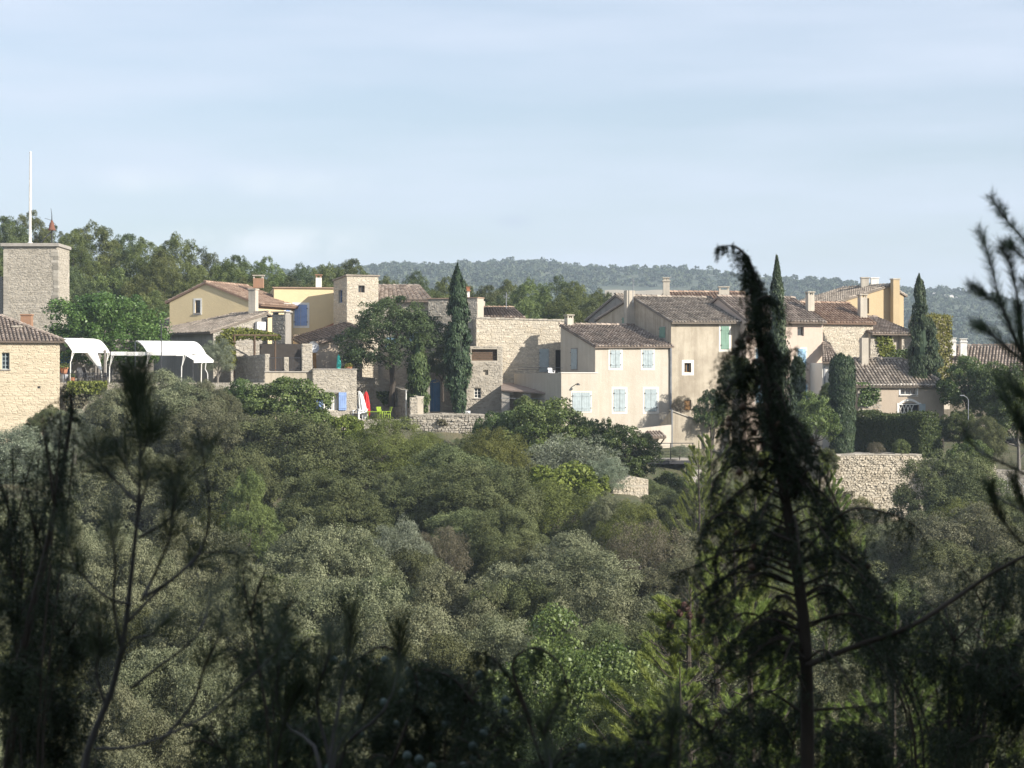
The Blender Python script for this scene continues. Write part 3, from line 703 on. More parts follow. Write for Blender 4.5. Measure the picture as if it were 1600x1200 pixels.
# lower projecting block
f = facpx(728, 149.6, 785, 149.9)
h8b = house('stone_outbuilding', 'low stone block with dark loggia and barred window right of the tall cypress', 'house', f, 2.0, zp(690, 150), zp(541, 150), 'flat', mat=M['mortar'], stone=M['stone'], sz=(.34, .17), stone_sides=('front', 'right'), roof=True,
            holes={'front': [((737, 545.5, 777, 563.5), .8), ((741, 606, 752, 622), .25), ((755, 578, 763, 586), .2)]})
window(h8b.root, f, (741, 606, 752, 622), .2, M['white'], None, 2, 3)
u0, z0, u1, z1 = f.rect((737, 545.5, 777, 563.5)); mb = MB()
for i in range(5): fbox(mb, f, u0, z0 + (z1 - z0) * i / 5 + .01, u1, z0 + (z1 - z0) * (i + 1) / 5 - .015, -.30, -.25)
mb.obj('balcony_boarding', M['wood'], h8b.root)
hole(h8b.root, f, (737, 545.5, 777, 563.5), .7, M['dark']); hole(h8b.root, f, (755, 578, 763, 586), .18, M['mortar'], 'niche')
# porch roof
pr = thing('porch', 'low brown sheet roofed porch leaning between the stone house and cream house', 'porch', P(832, 640, 148))
mb = MB(); a, b, c_, d_ = P(783, 608.5, 147), P(884, 616, 146), P(783, 598, 151.4), P(884, 600, 151.4)
dn = Vector((0, 0, -.09)); mb.face([a, b, d_, c_]); mb.face([a + dn, c_ + dn, d_ + dn, b + dn]); mb.face([a, a + dn, b + dn, b]); mb.face([b, b + dn, d_ + dn, d_]); mb.face([a, c_, c_ + dn, a + dn]); mb.obj('roof_sheet', M['porch'], pr)
for px, py, Y in ((823, 612, 146.8), (868, 615, 146.4), (790, 609, 147.1)):
    m = MB(); p = P(px, py, Y); m.cbox(p.x - .28, p.x + .28, Y - .0, Y + .5, zp(665, 147), p.z - .12); m.obj('pillar', M['greyr'], pr)
mb = MB(); mb.tube([P(783, 622, 146.9), P(880, 624, 146.3)], .03, 5); mb.obj('wire', M['zinc'], pr)

# --- cream house
YA, YB = 146.0, 148.6
f = facpx(930, YA, 1049, YB)
h9 = house('cream_house', 'cream rendered house with four pale aqua shuttered windows', 'house', f, 5.3, zp(720, 147), zp(541, 146), 'shed', zr=zp(508.5, 151.2), zfr=zp(540.5, 148.6), mat=M['cream'], roofm=M['tile'], over=.22)
for r in ((953.5, 547, 969.5, 575), (1004, 547, 1020, 575), (958.5, 608, 977, 643), (1007, 608, 1026, 643)): shutters(h9.root, f, r, M['shut_p'], 2, M['whitewash'])
genoise(f, zp(540, 146) + .02, h9.root, M['whitewash'], 1)
shutters(h9.root, h9.left, (893, 545, 902, 577), M['shut_p'], 1, M['greyr'], sw=.06)
chimney(h9.root, (xp(889, 151), 151), .48, .55, zp(520, 151), zp(497, 151), M['chim'], 'slab', yaw=.4)
pipe(h9.root, [f.pt(f.W - .12, zp(541, 148.6), .12), f.pt(f.W - .1, zp(560, 148.6), .1), f.pt(f.W - .1, zp(715, 148), .1)], .075)
f2 = Fac((xp(877, 143.9), 143.9), tuple((f.pt(0, 0, 1.55))[:2]))
f2 = facpx(877, 144.1, 934, 145.3)
h9b = house('terrace_block', 'cream terrace block with flat top and wide aqua shutters beside the cream house', 'terrace', f2, 7.5, zp(720, 145), zp(583, 144.5), 'flat', mat=M['cream'], roof=True)
mb = MB(); fbox(mb, f2, -.04, zp(583, 144.5) + .003, f2.W, zp(581.6, 144.5), -.4, .04); mb.obj('coping', M['whitewash'], h9b.root)
shutters(h9b.root, f2, (894, 613, 923, 643), M['shut_p'], 2, M['whitewash'], sw=.08)
mb = MB(); mb.tube([h9b.left.pt(.4, zp(573, 150), -.1), h9b.left.pt(h9b.left.W, zp(575, 144.5), -.1)], .02, 5); mb.tube([h9b.left.pt(.4, zp(577, 150), -.1), h9b.left.pt(h9b.left.W, zp(579, 144.5), -.1)], .015, 5); mb.obj('railing', M['iron'], h9b.root)
q = f2.pt(1.0, zp(602, 144.5), .02); lp = thing('wall_lamp', 'small wall lamp on an arm on the cream terrace block', 'lamp', q)
mb = MB(); mb.tube([q + f2.n * -.02, q + f2.n * .35 + Vector((0, 0, .1)), q + f2.n * .45 + Vector((.05, 0, .12))], .03, 5); mb.obj('arm', M['iron'], lp)
mb = MB(); mb.lathe(q + f2.n * .45 + Vector((.05, 0, 0)), [(.05, .14), (.13, .02), (.12, 0)][::-1], 8); mb.obj('lamp_shade', M['iron'], lp)
def chair(name, label, c, mat, yaw, s=1.0, group=None):
    t = thing(name, label, 'chair', c, group); cs, sn = math.cos(yaw), math.sin(yaw); ux = Vector((cs, sn, 0)) * s; uy = Vector((-sn, cs, 0)) * s; c = Vector(c)
    m = MB(); m.box(c - ux * .27 - uy * .25 + Vector((0, 0, .40 * s)), ux * .54, uy * .5, Vector((0, 0, .05 * s))); m.obj('seat', mat, t)
    m = MB()
    for i in range(5): m.box(c + ux * (-.27 + .11 * i) + uy * .22 + Vector((0, 0, .45 * s)), ux * .085, uy * .03, uy * .16 + Vector((0, 0, .52 * s)))
    m.box(c - ux * .28 + uy * .36 + Vector((0, 0, .93 * s)), ux * .56, uy * .05, Vector((0, 0, .08 * s))); m.obj('backrest', mat, t)
    for a in (-1, 1):
        m = MB(); m.box(c + ux * (a * .28 - .03) - uy * .28 + Vector((0, 0, .62 * s)), ux * .06, uy * .55, Vector((0, 0, .04 * s))); m.obj('armrest', mat, t)
        for b in (-1, 1): m = MB(); m.box(c + ux * (a * .25 - .03) + uy * (b * .24 - .03), ux * .055, uy * .055, Vector((0, 0, (.62 if b < 0 else .45) * s))); m.obj('leg', mat, t)
    return t
zt = zp(583, 144.5) - .24
chair('garden_chair', 'white plastic chair low on the cream house terrace', f2.pt(.35, zt, -2.2) + Vector((0, 0, .012)), M['plastic'], .5, .62)
# --- tall beige house
f = facpx(1048.5, 148.7, 1172, 151.6)
h10 = house('tall_beige_house', 'tall weathered beige house with grey tile roof right of the cream house', 'house', f, 11.0, zp(720, 149), zp(502, 148.8), 'eave', zr=zp(464.5, 154.0), rf=.5, zk=zp(500, 159), zfr=zp(502, 151.6) - .0, mat=M['beige'], roofm=M['tileg'], over=.35,
            holes={'front': [((1069, 567, 1080, 582), .3), ((1069, 625, 1080, 641), .25)]})
window(h10.root, f, (1069, 567, 1080, 582), .22, M['woodo'], M['white'], 2, 1, sw=.2, sill=False); door(h10.root, f, (1069, 625, 1080, 641), M['woodo'], .12)
shutters(h10.root, f, (1126, 509, 1139, 546), M['shut_g'], 1, M['whitewash'])
shutters(h10.root, h10.left, (1031, 511, 1040, 528), M['shut_g'], 1, None); shutters(h10.root, h10.left, (973, 496, 985, 511), M['shut_g'], 1, None)
q = h10.left.pt(h10.left.W * .5, 0, .28); chimney(h10.root, (q.x, q.y), .62, .55, zp(560, 153), zp(453.5, 153), M['chim'], 'none', yaw=.37)
q = f.pt(.3, 0, -7.2); chimney(h10.root, (xp(1041, 158), 158), .48, .45, zp(470, 158), zp(440, 158), M['chim'], 'crown')
q = P(1131, 460, 156); chimney(h10.root, (q.x, q.y), .75, .5, zp(475, 156), zp(453, 156), M['chim'], 'slab')
mb = MB(); mb.tube([P(989, 480, 153), P(989, 433, 153)], .03, 5); mb.tube([P(986, 436, 153), P(993, 440, 153)], .02, 4); mb.obj('antenna', M['zinc'], h10.root)
genoise(f, zp(502, 148.8) - .01, h10.root, M['tileo'], 1)
# back roof strip
f = facpx(1050, 162, 1175, 163)
h10b = house('back_house', 'house behind the tall beige house showing only a strip of red roof', 'house', f, 5, zp(560, 162), zp(474, 162), 'eave', zr=zp(457.5, 164.5), mat=M['beige'], roofm=M['tileo'])
# --- grey gable behind
f = facpx(919, 164, 1003, 167)
f = Fac((xp(919, 167), 167), (xp(1003, 163.5), 163.5))
h11 = house('grey_gable_house', 'grey gable end of a house behind the cream house roof', 'house', f, 8, zp(620, 165), zp(498, 167), 'gable', zr=zp(461.5, 165), zfr=zp(490, 163.5), peak=.52, mat=M['greyr'], roofm=M['tileg'], over=.3)

# --- pink house
f = facpx(1166, 150.3, 1285.5, 152.9)
h12 = house('pink_house', 'pink rendered house with bright blue shutters behind the dark conifer', 'house', f, 8, zp(720, 150), zp(500, 151.5), 'eave', zr=zp(466, 155.5), mat=M['pink'], roofm=M['tile'], over=.42,
            holes={'front': [((1246, 511, 1256, 525), .22)]})
genoise(f, zp(500, 151.5) - .0, h12.root, M['whitewash'], 2)
window(h12.root, f, (1246, 511, 1256, 525), .18, M['concrete'], None, 1, 1, sill=False)
for r in ((1246, 545, 1259, 571), (1181, 545, 1194, 571), (1247, 601, 1261, 630), (1181, 600, 1195, 630)): shutters(h12.root, f, r, M['shut_s'], 2, M['whitewash'], sw=.1)
chimney(h12.root, (xp(1265.5, 154.4), 154.4), .5, .5, zp(486, 154.4), zp(461, 154.4), M['chim'], 'slab', yaw=.3)
# --- stone house right of pink
f = facpx(1284, 153.6, 1364, 155.2)
h13 = house('stone_house', 'pale rubble stone house with rusty tile roof right of the pink house', 'house', f, 7, zp(720, 153), zp(503, 154.4), 'eave', zr=zp(475, 158), mat=M['mortar'], stone=M['stonew'], stone_sides=('front', 'right'), roofm=M['tileo'], over=.3, sz=(.32, .15))
chimney(h13.root, (xp(1347.5, 155.9), 155.9), .55, .5, zp(500, 155.9), zp(465, 155.9), M['chim'], 'slab', yaw=.3)
a, b, c_, d_ = P(1285, 566, 149.6), P(1314, 566, 149.9), P(1285, 534, 153.2), P(1296, 536, 153.4)
lt = thing('lean_to_roof', 'small steep tiled lean-to between the pink house and clipped cypress', 'roof', P(1298, 600, 151.5))
tiles(a, b, c_, d_, lt, M['tile']); mb = MB(); ff = facpx(1285, 150.2, 1312, 150.5); fbox(mb, ff, 0, zp(720, 147), ff.W, zp(566, 147), -2.8, 0); mb.obj('wall', M['whitewash'], lt)
mb = MB(); fbox(mb, ff, .1, zp(612, 147), .22, zp(572, 147), .002, .06); mb.obj('post', M['zinc'], lt)
# --- ochre tall house behind
f = facpx(1302, 163, 1412, 166)
h14 = house('ochre_house', 'ochre house rising behind with two white chimneys and a tall stack', 'house', f, 6.5, zp(620, 164), zp(474, 163), 'gable', zr=zp(446.5, 165.5), zfr=zp(460, 166), peak=.80, mat=M['ochre'], roofm=M['tileg'], over=.3, holes={'front': [((1352, 466, 1358, 490), .25)]})
window(h14.root, f, (1352, 466, 1358, 490), .2, M['wood'], None, 1, 3, sill=False)
a, b, c_, d_ = P(1288, 478, 162.4), P(1392, 449.5, 164.8), P(1300, 466, 169), P(1388, 443.5, 170.5)
chimney(h14.root, (xp(1398.5, 165), 165), .55, .5, zp(560, 165), zp(437, 165), M['ochre'], 'lip', capmat=M['chim'], yaw=.3)
chimney(h14.root, (xp(1351, 168), 168), .6, .5, zp(470, 168), zp(435, 168), M['chim'], 'lip'); chimney(h14.root, (xp(1366.5, 168.4), 168.4), .6, .5, zp(470, 168), zp(435, 168), M['white'], 'lip')
# --- loggia house
f = facpx(1360, 154.6, 1426, 156)
h15 = house('loggia_house', 'house with ivy hung loggia below a grey tile roof', 'house', f, 5, zp(680, 154), zp(520, 155.4), 'shed', zr=zp(496, 159.5), mat=M['mortar'], roofm=M['tile'], over=.45,
            holes={'front': [((1382, 524, 1393, 552), .9), ((1396, 523, 1409, 552), .9)]}, stone=M['stone'], stone_sides=('front',))
for r in ((1382, 524, 1393, 552), (1396, 523, 1409, 552)): hole(h15.root, f, r, .8)
# --- cottage
f = facpx(1340, 147.4, 1475, 148.8)
h16 = house('cottage', 'low pinkish cottage with hipped tile roof above the clipped hedge', 'house', f, 5.6, zp(700, 148), zp(601, 148), 'hip', zr=zp(562.5, 151), hips=(0, 2.0), mat=M['peach'], roofm=M['tileg'], over=.26,
            holes={'front': [((1407, 601.8, 1432, 617), .2), ((1405, 630, 1436, 660), .3)]})
window(h16.root, f, (1407, 601.8, 1432, 617), .16, M['white'], M['white'], 3, 1, sw=.12)
u0, z0, u1, z1 = f.rect((1405, 630, 1436, 660)); mb = MB()
for i in range(4):
    a = u0 + (u1 - u0) * .75 * i / 4; b = u0 + (u1 - u0) * .75 * (i + 1) / 4; zz = z1 - .85
    for p, q in (((a, zz), (b, z1 - .1)), ((a, z1 - .1), (b, zz))): mb.tube([f.pt(p[0], p[1], -.1), f.pt(q[0], q[1], -.1)], .03, 4)
fbox(mb, f, u0, z1 - .12, u1, z1 - .04, -.14, -.06); lw = mb.obj('lattice', M['white'], h16.root)
hole(h16.root, f, (1405, 630, 1436, 660), .28)
mb = MB()
pts = [(u0 + (u1 - u0) * i / 8, z1 - .12 + .28 * math.sin(math.pi * i / 8)) for i in range(9)]
for (a, za), (b, zb_) in zip(pts[:-1], pts[1:]): mb.box(f.pt(a, za, -.02), f.pt(b, zb_, 0) - f.pt(a, za, 0), f.n * .06, Vector((0, 0, .16)))
fbox(mb, f, u0 - .16, z0, u0 - .003, z1 + .02, -.02, .03); fbox(mb, f, u1 + .003, z0, u1 + .16, z1 + .02, -.02, .03); mb.obj('arch_surround', M['white'], h16.root)
m = MB(); fbox(m, f, u1 + .02, z0, u1 + .45, z1 - .05, .032, .08); m.obj('shutter', M['shut_p'], h16.root)
genoise(f, zp(600, 148) + .0, h16.root, M['whitewash'], 1)
u, z = f.uz(1378, 602); stones(f, zp(690, 148), [(0, zp(602, 148)), (u, zp(602, 148))], [], h16.wall, M['stone'], u1=u)
chimney(h16.root, (xp(1350, 150), 150), .5, .5, zp(588, 150), zp(528, 150), M['chim'], 'none', yaw=.2)
# --- long roof at far right
f = facpx(1472, 163, 1680, 160)
h17 = house('long_house', 'long tiled roof with two crowned white chimneys at the right edge', 'house', f, 6, zp(680, 162), zp(577, 162), 'eave', zr=zp(541, 164), mat=M['beige'], roofm=M['tile'], over=.3)
chimney(h17.root, (xp(1488, 163.6), 163.6), .5, .45, zp(556, 163.6), zp(534, 163.6), M['white'], 'crown'); chimney(h17.root, (xp(1505, 163.5), 163.5), .5, .45, zp(556, 163.5), zp(535, 163.5), M['white'], 'crown')

# --- terrace house below the yellow house
f = facpx(414, 144.6, 490, 145.4)
ht = house('terrace_house', 'rendered terrace block with iron railings between stone piers', 'terrace', f, 5.5, zp(700, 145), zp(580, 145), 'flat', mat=M['beige'], roof=True)
for r in ((414, 553, 420, 580), (444, 558, 451, 580), (472, 537, 488, 580)):
    u0, z0, u1, z1 = f.rect(r); m = MB(); fbox(m, f, u0, z0 + .003, u1, z1, -.45, .03); p_ = m.obj('pier', M['mortar'], ht.root)
    fp_ = Fac((f.pt(u0, 0, .03).x, f.pt(u0, 0, .03).y), (f.pt(u1, 0, .03).x, f.pt(u1, 0, .03).y)); stones(fp_, z0, [(0, z1), (u1 - u0, z1)], [], p_, M['stone'], (.3, .14))
for a, b in ((420, 444), (451, 472)):
    u0, z0, u1, z1 = f.rect((a, 559, b, 579)); m = MB(); n = 9
    for i in range(n): m.tube([f.pt(u0 + (u1 - u0) * (i + .5) / n, z0, -.1), f.pt(u0 + (u1 - u0) * (i + .5) / n, z1, -.1)], .016, 4)
    m.tube([f.pt(u0, z1, -.1), f.pt(u1, z1, -.1)], .025, 5); m.tube([f.pt(u0, z0 + .06, -.1), f.pt(u1, z0 + .06, -.1)], .022, 5); m.obj('railing', M['iron'], ht.root)
mb = MB(); fbox(mb, f, -.05, zp(581.6, 145), f.W, zp(580, 145) + .002, -.4, .07); mb.obj('coping', M['concrete'], ht.root)
fw = Fac((xp(366, 149.2), 149.2), tuple(f.pt(-.02, 0, .0)[:2]))
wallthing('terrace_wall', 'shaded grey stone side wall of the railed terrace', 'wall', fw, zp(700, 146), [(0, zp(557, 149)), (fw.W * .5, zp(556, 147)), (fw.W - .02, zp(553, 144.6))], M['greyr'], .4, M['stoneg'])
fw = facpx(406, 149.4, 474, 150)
scr = thing('terrace_screen', 'screen at the back of the railed terrace, shade put into its colour', 'wall', fw.pt(1, zp(580, 149), 0)); mb = MB(); wall_panel(mb, fw, zp(600, 149), [(0, zp(537, 149)), (fw.W, zp(537, 149))], (), .3, True); sw_ = mb.obj('wall', M['screen_shade'], scr)  # shade at the back of the terrace is put into this dark colour
q = P(434, 540, 150.6); fw = facpx(425, 150.9, 446, 150.3)
stk = thing('barbecue_stack', 'grey stone outdoor chimney standing before the yellow wall', 'chimney', fw.pt(.4, zp(580, 150), -.4)); mb = MB(); fbox(mb, fw, .0, zp(590, 150), fw.W, zp(491, 150), -.7, 0); b_ = mb.obj('stack', M['greyr'], stk); stones(fw, zp(580, 150), [(0, zp(491, 150)), (fw.W, zp(491, 150))], [], b_, M['stoneg'], (.3, .14))
mb = MB(); fbox(mb, fw, -.08, zp(489.5, 150) + .08, fw.W + .08, zp(489.5, 150) + .16, -.78, .08)
for a in (.02, fw.W - .14): fbox(mb, fw, a, zp(491, 150) + .002, a + .12, zp(489.5, 150) + .08, -.6, -.05)
mb.obj('chimney_cap', M['concrete'], b_)
# lower stone house with blue shutters
f = facpx(489, 145.0, 557, 145.8)
hl = house('low_stone_house', 'lower stone house front with blue shutters flanking a white window', 'house', f, 4.5, zp(720, 145), zp(577.5, 145), 'flat', mat=M['mortar'], stone=M['stone'], sz=(.32, .14), stone_sides=('front', 'right'), roof=True, holes={'front': [((506, 615, 528, 641), .3)]})
mb = MB(); fbox(mb, f, 0, zp(577.5, 145) + .003, f.W + .05, zp(576, 145), -.4, .06, .8); mb.obj('coping', M['concrete'], hl.root)
window(hl.root, f, (507, 615, 520, 641), .22, M['white'], None, 3, 5, sill=False); mb = MB(); u0, z0, u1, z1 = f.rect((520, 615, 528, 641)); fbox(mb, f, u0 + .03, z0, u1, z1, -.32, -.2); mb.obj('reveal_panel', M['whitewash'], hl.root)
for r in ((493, 614, 505, 642), (529, 613, 541, 641)):
    u0, z0, u1, z1 = f.rect(r); m = MB()
    for k in range(4): fbox(m, f, u0 + (u1 - u0) * k / 4 + .005, z0, u0 + (u1 - u0) * (k + 1) / 4 - .005, z1, .06, .1)
    for q_ in (.15, .85): fbox(m, f, u0, z0 + (z1 - z0) * q_ - .05, u1, z0 + (z1 - z0) * q_ + .05, .095, .12)
    m.obj('shutter', M['shut_b'], hl.root)
mb = MB(); u0, z0, u1, z1 = f.rect((505, 609, 529, 614)); fbox(mb, f, u0, z0 + .02, u1, z1, -.1, .06, .6); mb.obj('lintel', M['concrete'], hl.root)
# lean-to house behind the terrace
f = facpx(487, 151.8, 566, 153)
hn = house('lean_to_house', 'tan rendered lean-to house shaded by the oak above the lower stone house', 'house', f, 6, zp(640, 152), zp(538, 151.8), 'flat', zfr=zp(516, 153), zk=zp(523, 157), mat=M['peach'], roof=False, holes={'front': []})
h_ = hn
a, b, c_, d_ = f.pt(-.5, zp(541.5, 151.8), .3), f.pt(f.W + .1, zp(515, 153), .3), f.pt(-.6, zp(528, 156.5), -4.6), f.pt(f.W, zp(503, 157), -4.6)
tiles(a, b, c_, d_, hn.root, M['tile'])
mb = MB(); u0, z0, u1, z1 = f.rect((487.5, 551, 494, 577)); fbox(mb, f, u0, z0, u1, z1, -.02, .04); mb.obj('door', M['woodo'], hn.root)
q = P(489, 543, 149.5); sdh = thing('satellite_dish', 'grey satellite dish beside the stone terrace pier', 'satellite dish', q)
mb = MB(); i0 = 0
ax = Vector((.45, -.85, .25)).normalized(); ux = ax.cross(Vector((0, 0, 1))).normalized(); uy = ux.cross(ax)
rings = [[q + ax * (.14 * (r / .42) ** 2) + (ux * math.cos(t) + uy * math.sin(t)) * r for t in [2 * math.pi * k / 14 for k in range(14)]] for r in (.02, .2, .34, .42)]
for a, b in zip(rings[:-1], rings[1:]):
    for k in range(14): mb.face([a[k], a[(k + 1) % 14], b[(k + 1) % 14], b[k]]); mb.face([p - ax * .02 for p in (a[k], b[k], b[(k + 1) % 14], a[(k + 1) % 14])])
mb.obj('dish', M['zinc'], sdh); mb = MB(); mb.tube([q - ax * .02, q - ax * .2 - Vector((0, 0, .15)), Vector((q.x, q.y + .1, zp(585, 149.5)))], .03, 5); mb.tube([q - Vector((0, 0, .4)), q + ax * .5], .012, 4); mb.obj('mast', M['zinc'], sdh)
# AC units
def acunit(label, f, r, n=.05):
    u0, z0, u1, z1 = f.rect(r); t = thing('air_conditioner', label, 'air conditioner', f.pt((u0 + u1) / 2, z0, n)); mb = MB(); fbox(mb, f, u0, z0, u1, z1, n, n + .32); b = mb.obj('casing', M['plastic'], t)
    m = MB(); c = f.pt(u0 + (u1 - u0) * .42, (z0 + z1) / 2, n + .325); rr = (z1 - z0) * .38
    for r_ in (rr, rr * .66, rr * .33): m.tube([c + f.u * (r_ * math.cos(k * math.pi / 7)) + Vector((0, 0, r_ * math.sin(k * math.pi / 7))) for k in range(15)], .012, 4, cap=False)
    m.obj('fan_grille', M['iron'], t); m = MB()
    for q_ in (.15, .8): fbox(m, f, u0 + (u1 - u0) * q_, z0 - .06, u0 + (u1 - u0) * q_ + .04, z0 - .002, 0.002, n + .3)
    m.obj('bracket', M['zinc'], t); return t
acunit('white air conditioner high on the stone gable beside the vine pergola', h3.f, (398, 503, 411, 516))
acunit('white air conditioner at the foot of the tall cypress', facpx(722, 148.2, 736, 148.3), (722.5, 642, 734, 651), .0)
# ---------------------------------------------------------------- awnings and restaurant terrace on the left
def terrace_slab(name, label, f, D, z, zb, mat, stone=None):
    t = thing(name, label, 'terrace', f.pt(f.W / 2, zb, -D / 2)); mb = MB(); v = -f.n
    mb.box(f.pt(0, zb, 0), f.u * f.W, v * D, Vector((0, 0, z - zb))); w_ = mb.obj('retaining_wall', mat, t)
    if stone: stones(f, zb, [(0, z), (f.W, z)], [], w_, stone)
    return t
f = facpx(90, 141.2, 420, 142.6); ZT = zp(598, 142)
terrace_slab('restaurant_terrace', 'long stone terrace carrying the white awnings', f, 8, ZT, zp(700, 142), M['mortar'], M['stone'])
def awning(label, f, D, z0, rise, u0, u1, legs, val=.12, flap=None):
    """barrel vaulted canvas awning: arc runs back from the front rail; legs along the front"""
    t = thing('awning', label, 'awning', f.pt((u0 + u1) / 2, ZT, -D / 2)); mb = MB(); n = 12; v = -f.n
    arc = [(D * k / n, rise * (1 - (1 - k / n) ** 1.9)) for k in range(n + 1)]
    m_ = max(4, int((u1 - u0) / .9))
    for i in range(m_):
        a = u0 + (u1 - u0) * i / m_; b = u0 + (u1 - u0) * (i + 1) / m_
        for (d0, h0), (d1, h1_) in zip(arc[:-1], arc[1:]):
            s = lambda u, d: -.03 * math.sin(math.pi * ((u - u0) / (u1 - u0) * m_ % 1))
            mb.face([f.pt(a, z0 + h0, -d0), f.pt(b, z0 + h0, -d0), f.pt(b, z0 + h1_, -d1), f.pt(a, z0 + h1_, -d1)])
            mb.face([f.pt(a, z0 + h1_ - .03, -d1), f.pt(b, z0 + h1_ - .03, -d1), f.pt(b, z0 + h0 - .03, -d0), f.pt(a, z0 + h0 - .03, -d0)])
    c = mb.obj('canopy', M['canvas'], t, False)
    m = MB(); fbox(m, f, u0, z0 - val, u1, z0 - .005, -.02, .02); m.obj('valance', M['canvas'], t)
    for u in (u0 + .03, u1 - .03, (u0 + u1) / 2):
        m = MB(); m.tube([f.pt(u, z0 + h0 - .06, -d0) for d0, h0 in arc], .03, 5); m.obj('arch_frame', M['white'], t)
    for u in (u0, u1):     # back posts
        m = MB(); m.tube([f.pt(u, ZT - .05, -D), f.pt(u, z0 + rise - .04, -D)], .045, 6); m.obj('post', M['zinc'], t)
    for u in legs:
        m = MB(); m.tube([f.pt(u, z0 - .05, -.03), f.pt(u - .12, z0 - .65, .02), f.pt(u - .16, z0 - .72, .0), f.pt(u - .18, ZT - .02, 0)], .035, 6); m.tube([f.pt(u + .15, z0 - .08, -.03), f.pt(u - .1, z0 - .62, .0)], .022, 5); m.obj('leg', M['white'], t)
    if flap:
        a, b, drop, outw = flap; m = MB()
        m.face([f.pt(a, z0, 0), f.pt(b, z0 - drop * .35, .4), f.pt(b + .9, z0 - drop, outw), f.pt(a + .75, z0 - drop * .85, outw)])
        m.face([f.pt(a, z0 - .03, 0), f.pt(a + .75, z0 - drop * .85 - .03, outw), f.pt(b + .9, z0 - drop - .03, outw), f.pt(b, z0 - drop * .35 - .03, .4)])
        m.face([f.pt(a + .75, z0 - drop * .85, outw), f.pt(a + .75, z0 - drop * .85 - .16, outw), f.pt(b + .9, z0 - drop - .16, outw), f.pt(b + .9, z0 - drop, outw)]); m.obj('side_flap', M['canvas'], t)
        m = MB(); m.tube([f.pt(b + .5, z0 - drop - .1, outw - .03), f.pt(b + .45, z0 - drop - .55, outw - .1), f.pt(b + .6, z0 - drop - .85, outw - .1), f.pt(b + .62, ZT - .02, outw - .1)], .03, 6); m.obj('leg', M['white'], t)
    return t
fa = facpx(113, 142.0, 171, 143.9)
awning('shorter white vaulted awning against the left stone house', fa, 1.9, zp(549, 143), .92, 0, fa.W, [.02, fa.W - .1], .1)
fb = facpx(231, 142.6, 322, 145.2)
awning('longer white vaulted awning with a drooping right flap', fb, 1.9, zp(552.5, 143.5), .90, 0, fb.W, [.1, fb.W - .2], .1)
ra = facpx(173, 141.5, 300, 141.9); t2 = bpy.data.objects['awning.001']
mb = MB()
for i in range(5): fbox(mb, ra, ra.W * i / 5 + .01, zp(555.5, 141.7) - .02 * math.sin(i * 2.), ra.W * (i + 1) / 5 - .005, zp(549.5 + i * .3, 141.7), -.1, .02)
mb.obj('valance', M['canvas'], t2)
mb = MB(); z1 = zp(552, 141.7); mb.face([ra.pt(.0, z1 - .03, -.1), ra.pt(ra.W, z1 - .05, -.1), fb.pt(fb.W, zp(553.5, 144), -.05), fb.pt(0, zp(551.5, 143), -.05)]); mb.obj('front_sheet', M['canvas'], t2)
mb = MB(); q = [P(288, 554, 141.8), P(322, 553, 144.6), P(333.5, 562.5, 143.4), P(303, 563, 140.9)]; dn = Vector((0, 0, -.17)); mb.face(q); mb.face([q[3], q[2], q[2] + dn, q[3] + dn]); mb.face([q[2], q[1], q[1] + dn * .2, q[2] + dn]); mb.face([p + Vector((0, 0, -.03)) for p in q[::-1]]); mb.obj('side_flap', M['canvas'], t2)
for px in (174.5, 231, 287): 
    m = MB(); a = P(px, 554, 141.45); m.tube([a, a + Vector((-.10, 0, -.7)), a + Vector((-.14, 0, -.8)), Vector((a.x - .16, a.y, ZT - .02))], .035, 6); m.tube([a + Vector((.14, 0, -.02)), a + Vector((-.08, 0, -.68))], .022, 5); m.obj('leg', M['white'], t2)
m = MB(); a = P(322, 565, 142.0); m.tube([a, a + Vector((-.06, 0, -.5)), a + Vector((.1, 0, -.8)), Vector((a.x + .12, a.y, ZT - .02))], .03, 6); m.obj('leg', M['white'], t2)
c = P(252, 553, 140.9); mb = MB(); po = thing('antenna_post', 'thin dark post rising in front of the long white awning', 'post', (c.x, 140.9, H(c.x, 140.9) - .2)); mb.tube([(c.x, 140.9, H(c.x, 140.9) - .2), (c.x, 140.9, zp(505, 140.9))], .035, 6); mb.obj('post', M['iron'], po)
# wall and blue door behind the short awning
fd = facpx(84, 147.5, 240, 149)
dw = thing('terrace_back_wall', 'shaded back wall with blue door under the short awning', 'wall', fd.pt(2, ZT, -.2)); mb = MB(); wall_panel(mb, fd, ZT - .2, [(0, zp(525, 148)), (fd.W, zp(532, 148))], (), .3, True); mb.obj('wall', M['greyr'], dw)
door(dw, fd, (94, 552, 112, 586), M['door_b'], -.06); 
for px, lab in ((163, 'slim timber post nearest the gap between the two awnings'), (154, 'slim timber post under the outer end of the short awning'), (149, 'slim timber post just left of its twin under the short awning')):
    q = P(px, 590, 143.6); t = thing('timber_post', lab, 'post', (q.x, 143.6, ZT), 'timber posts under the short awning'); m = MB(); m.tube([(q.x, 143.6, ZT - .02), (q.x + .05, 143.6, zp(547, 143.6))], [.12, .09], 7); m.obj('post', M['barkg'], t)
def pot(label, px, py, Y, r, h, mat, plant, z=None):
    q = P(px, py, Y); t = thing('plant_pot', label, 'plant pot', (q.x, Y, q.z if z is None else z)); b = Vector((q.x, Y, q.z if z is None else z)); mb = MB(); mb.lathe(b, [(r * .7, 0), (r * .95, h * .8), (r * 1.08, h * .82), (r * 1.08, h), (r * .9, h), (r * .85, h * .9)], 10); mb.obj('pot', mat, t)
    if plant: tuft(b + Vector((0, 0, h * .9)), r * 1.5, 160, .16, L[plant], t)
    return t
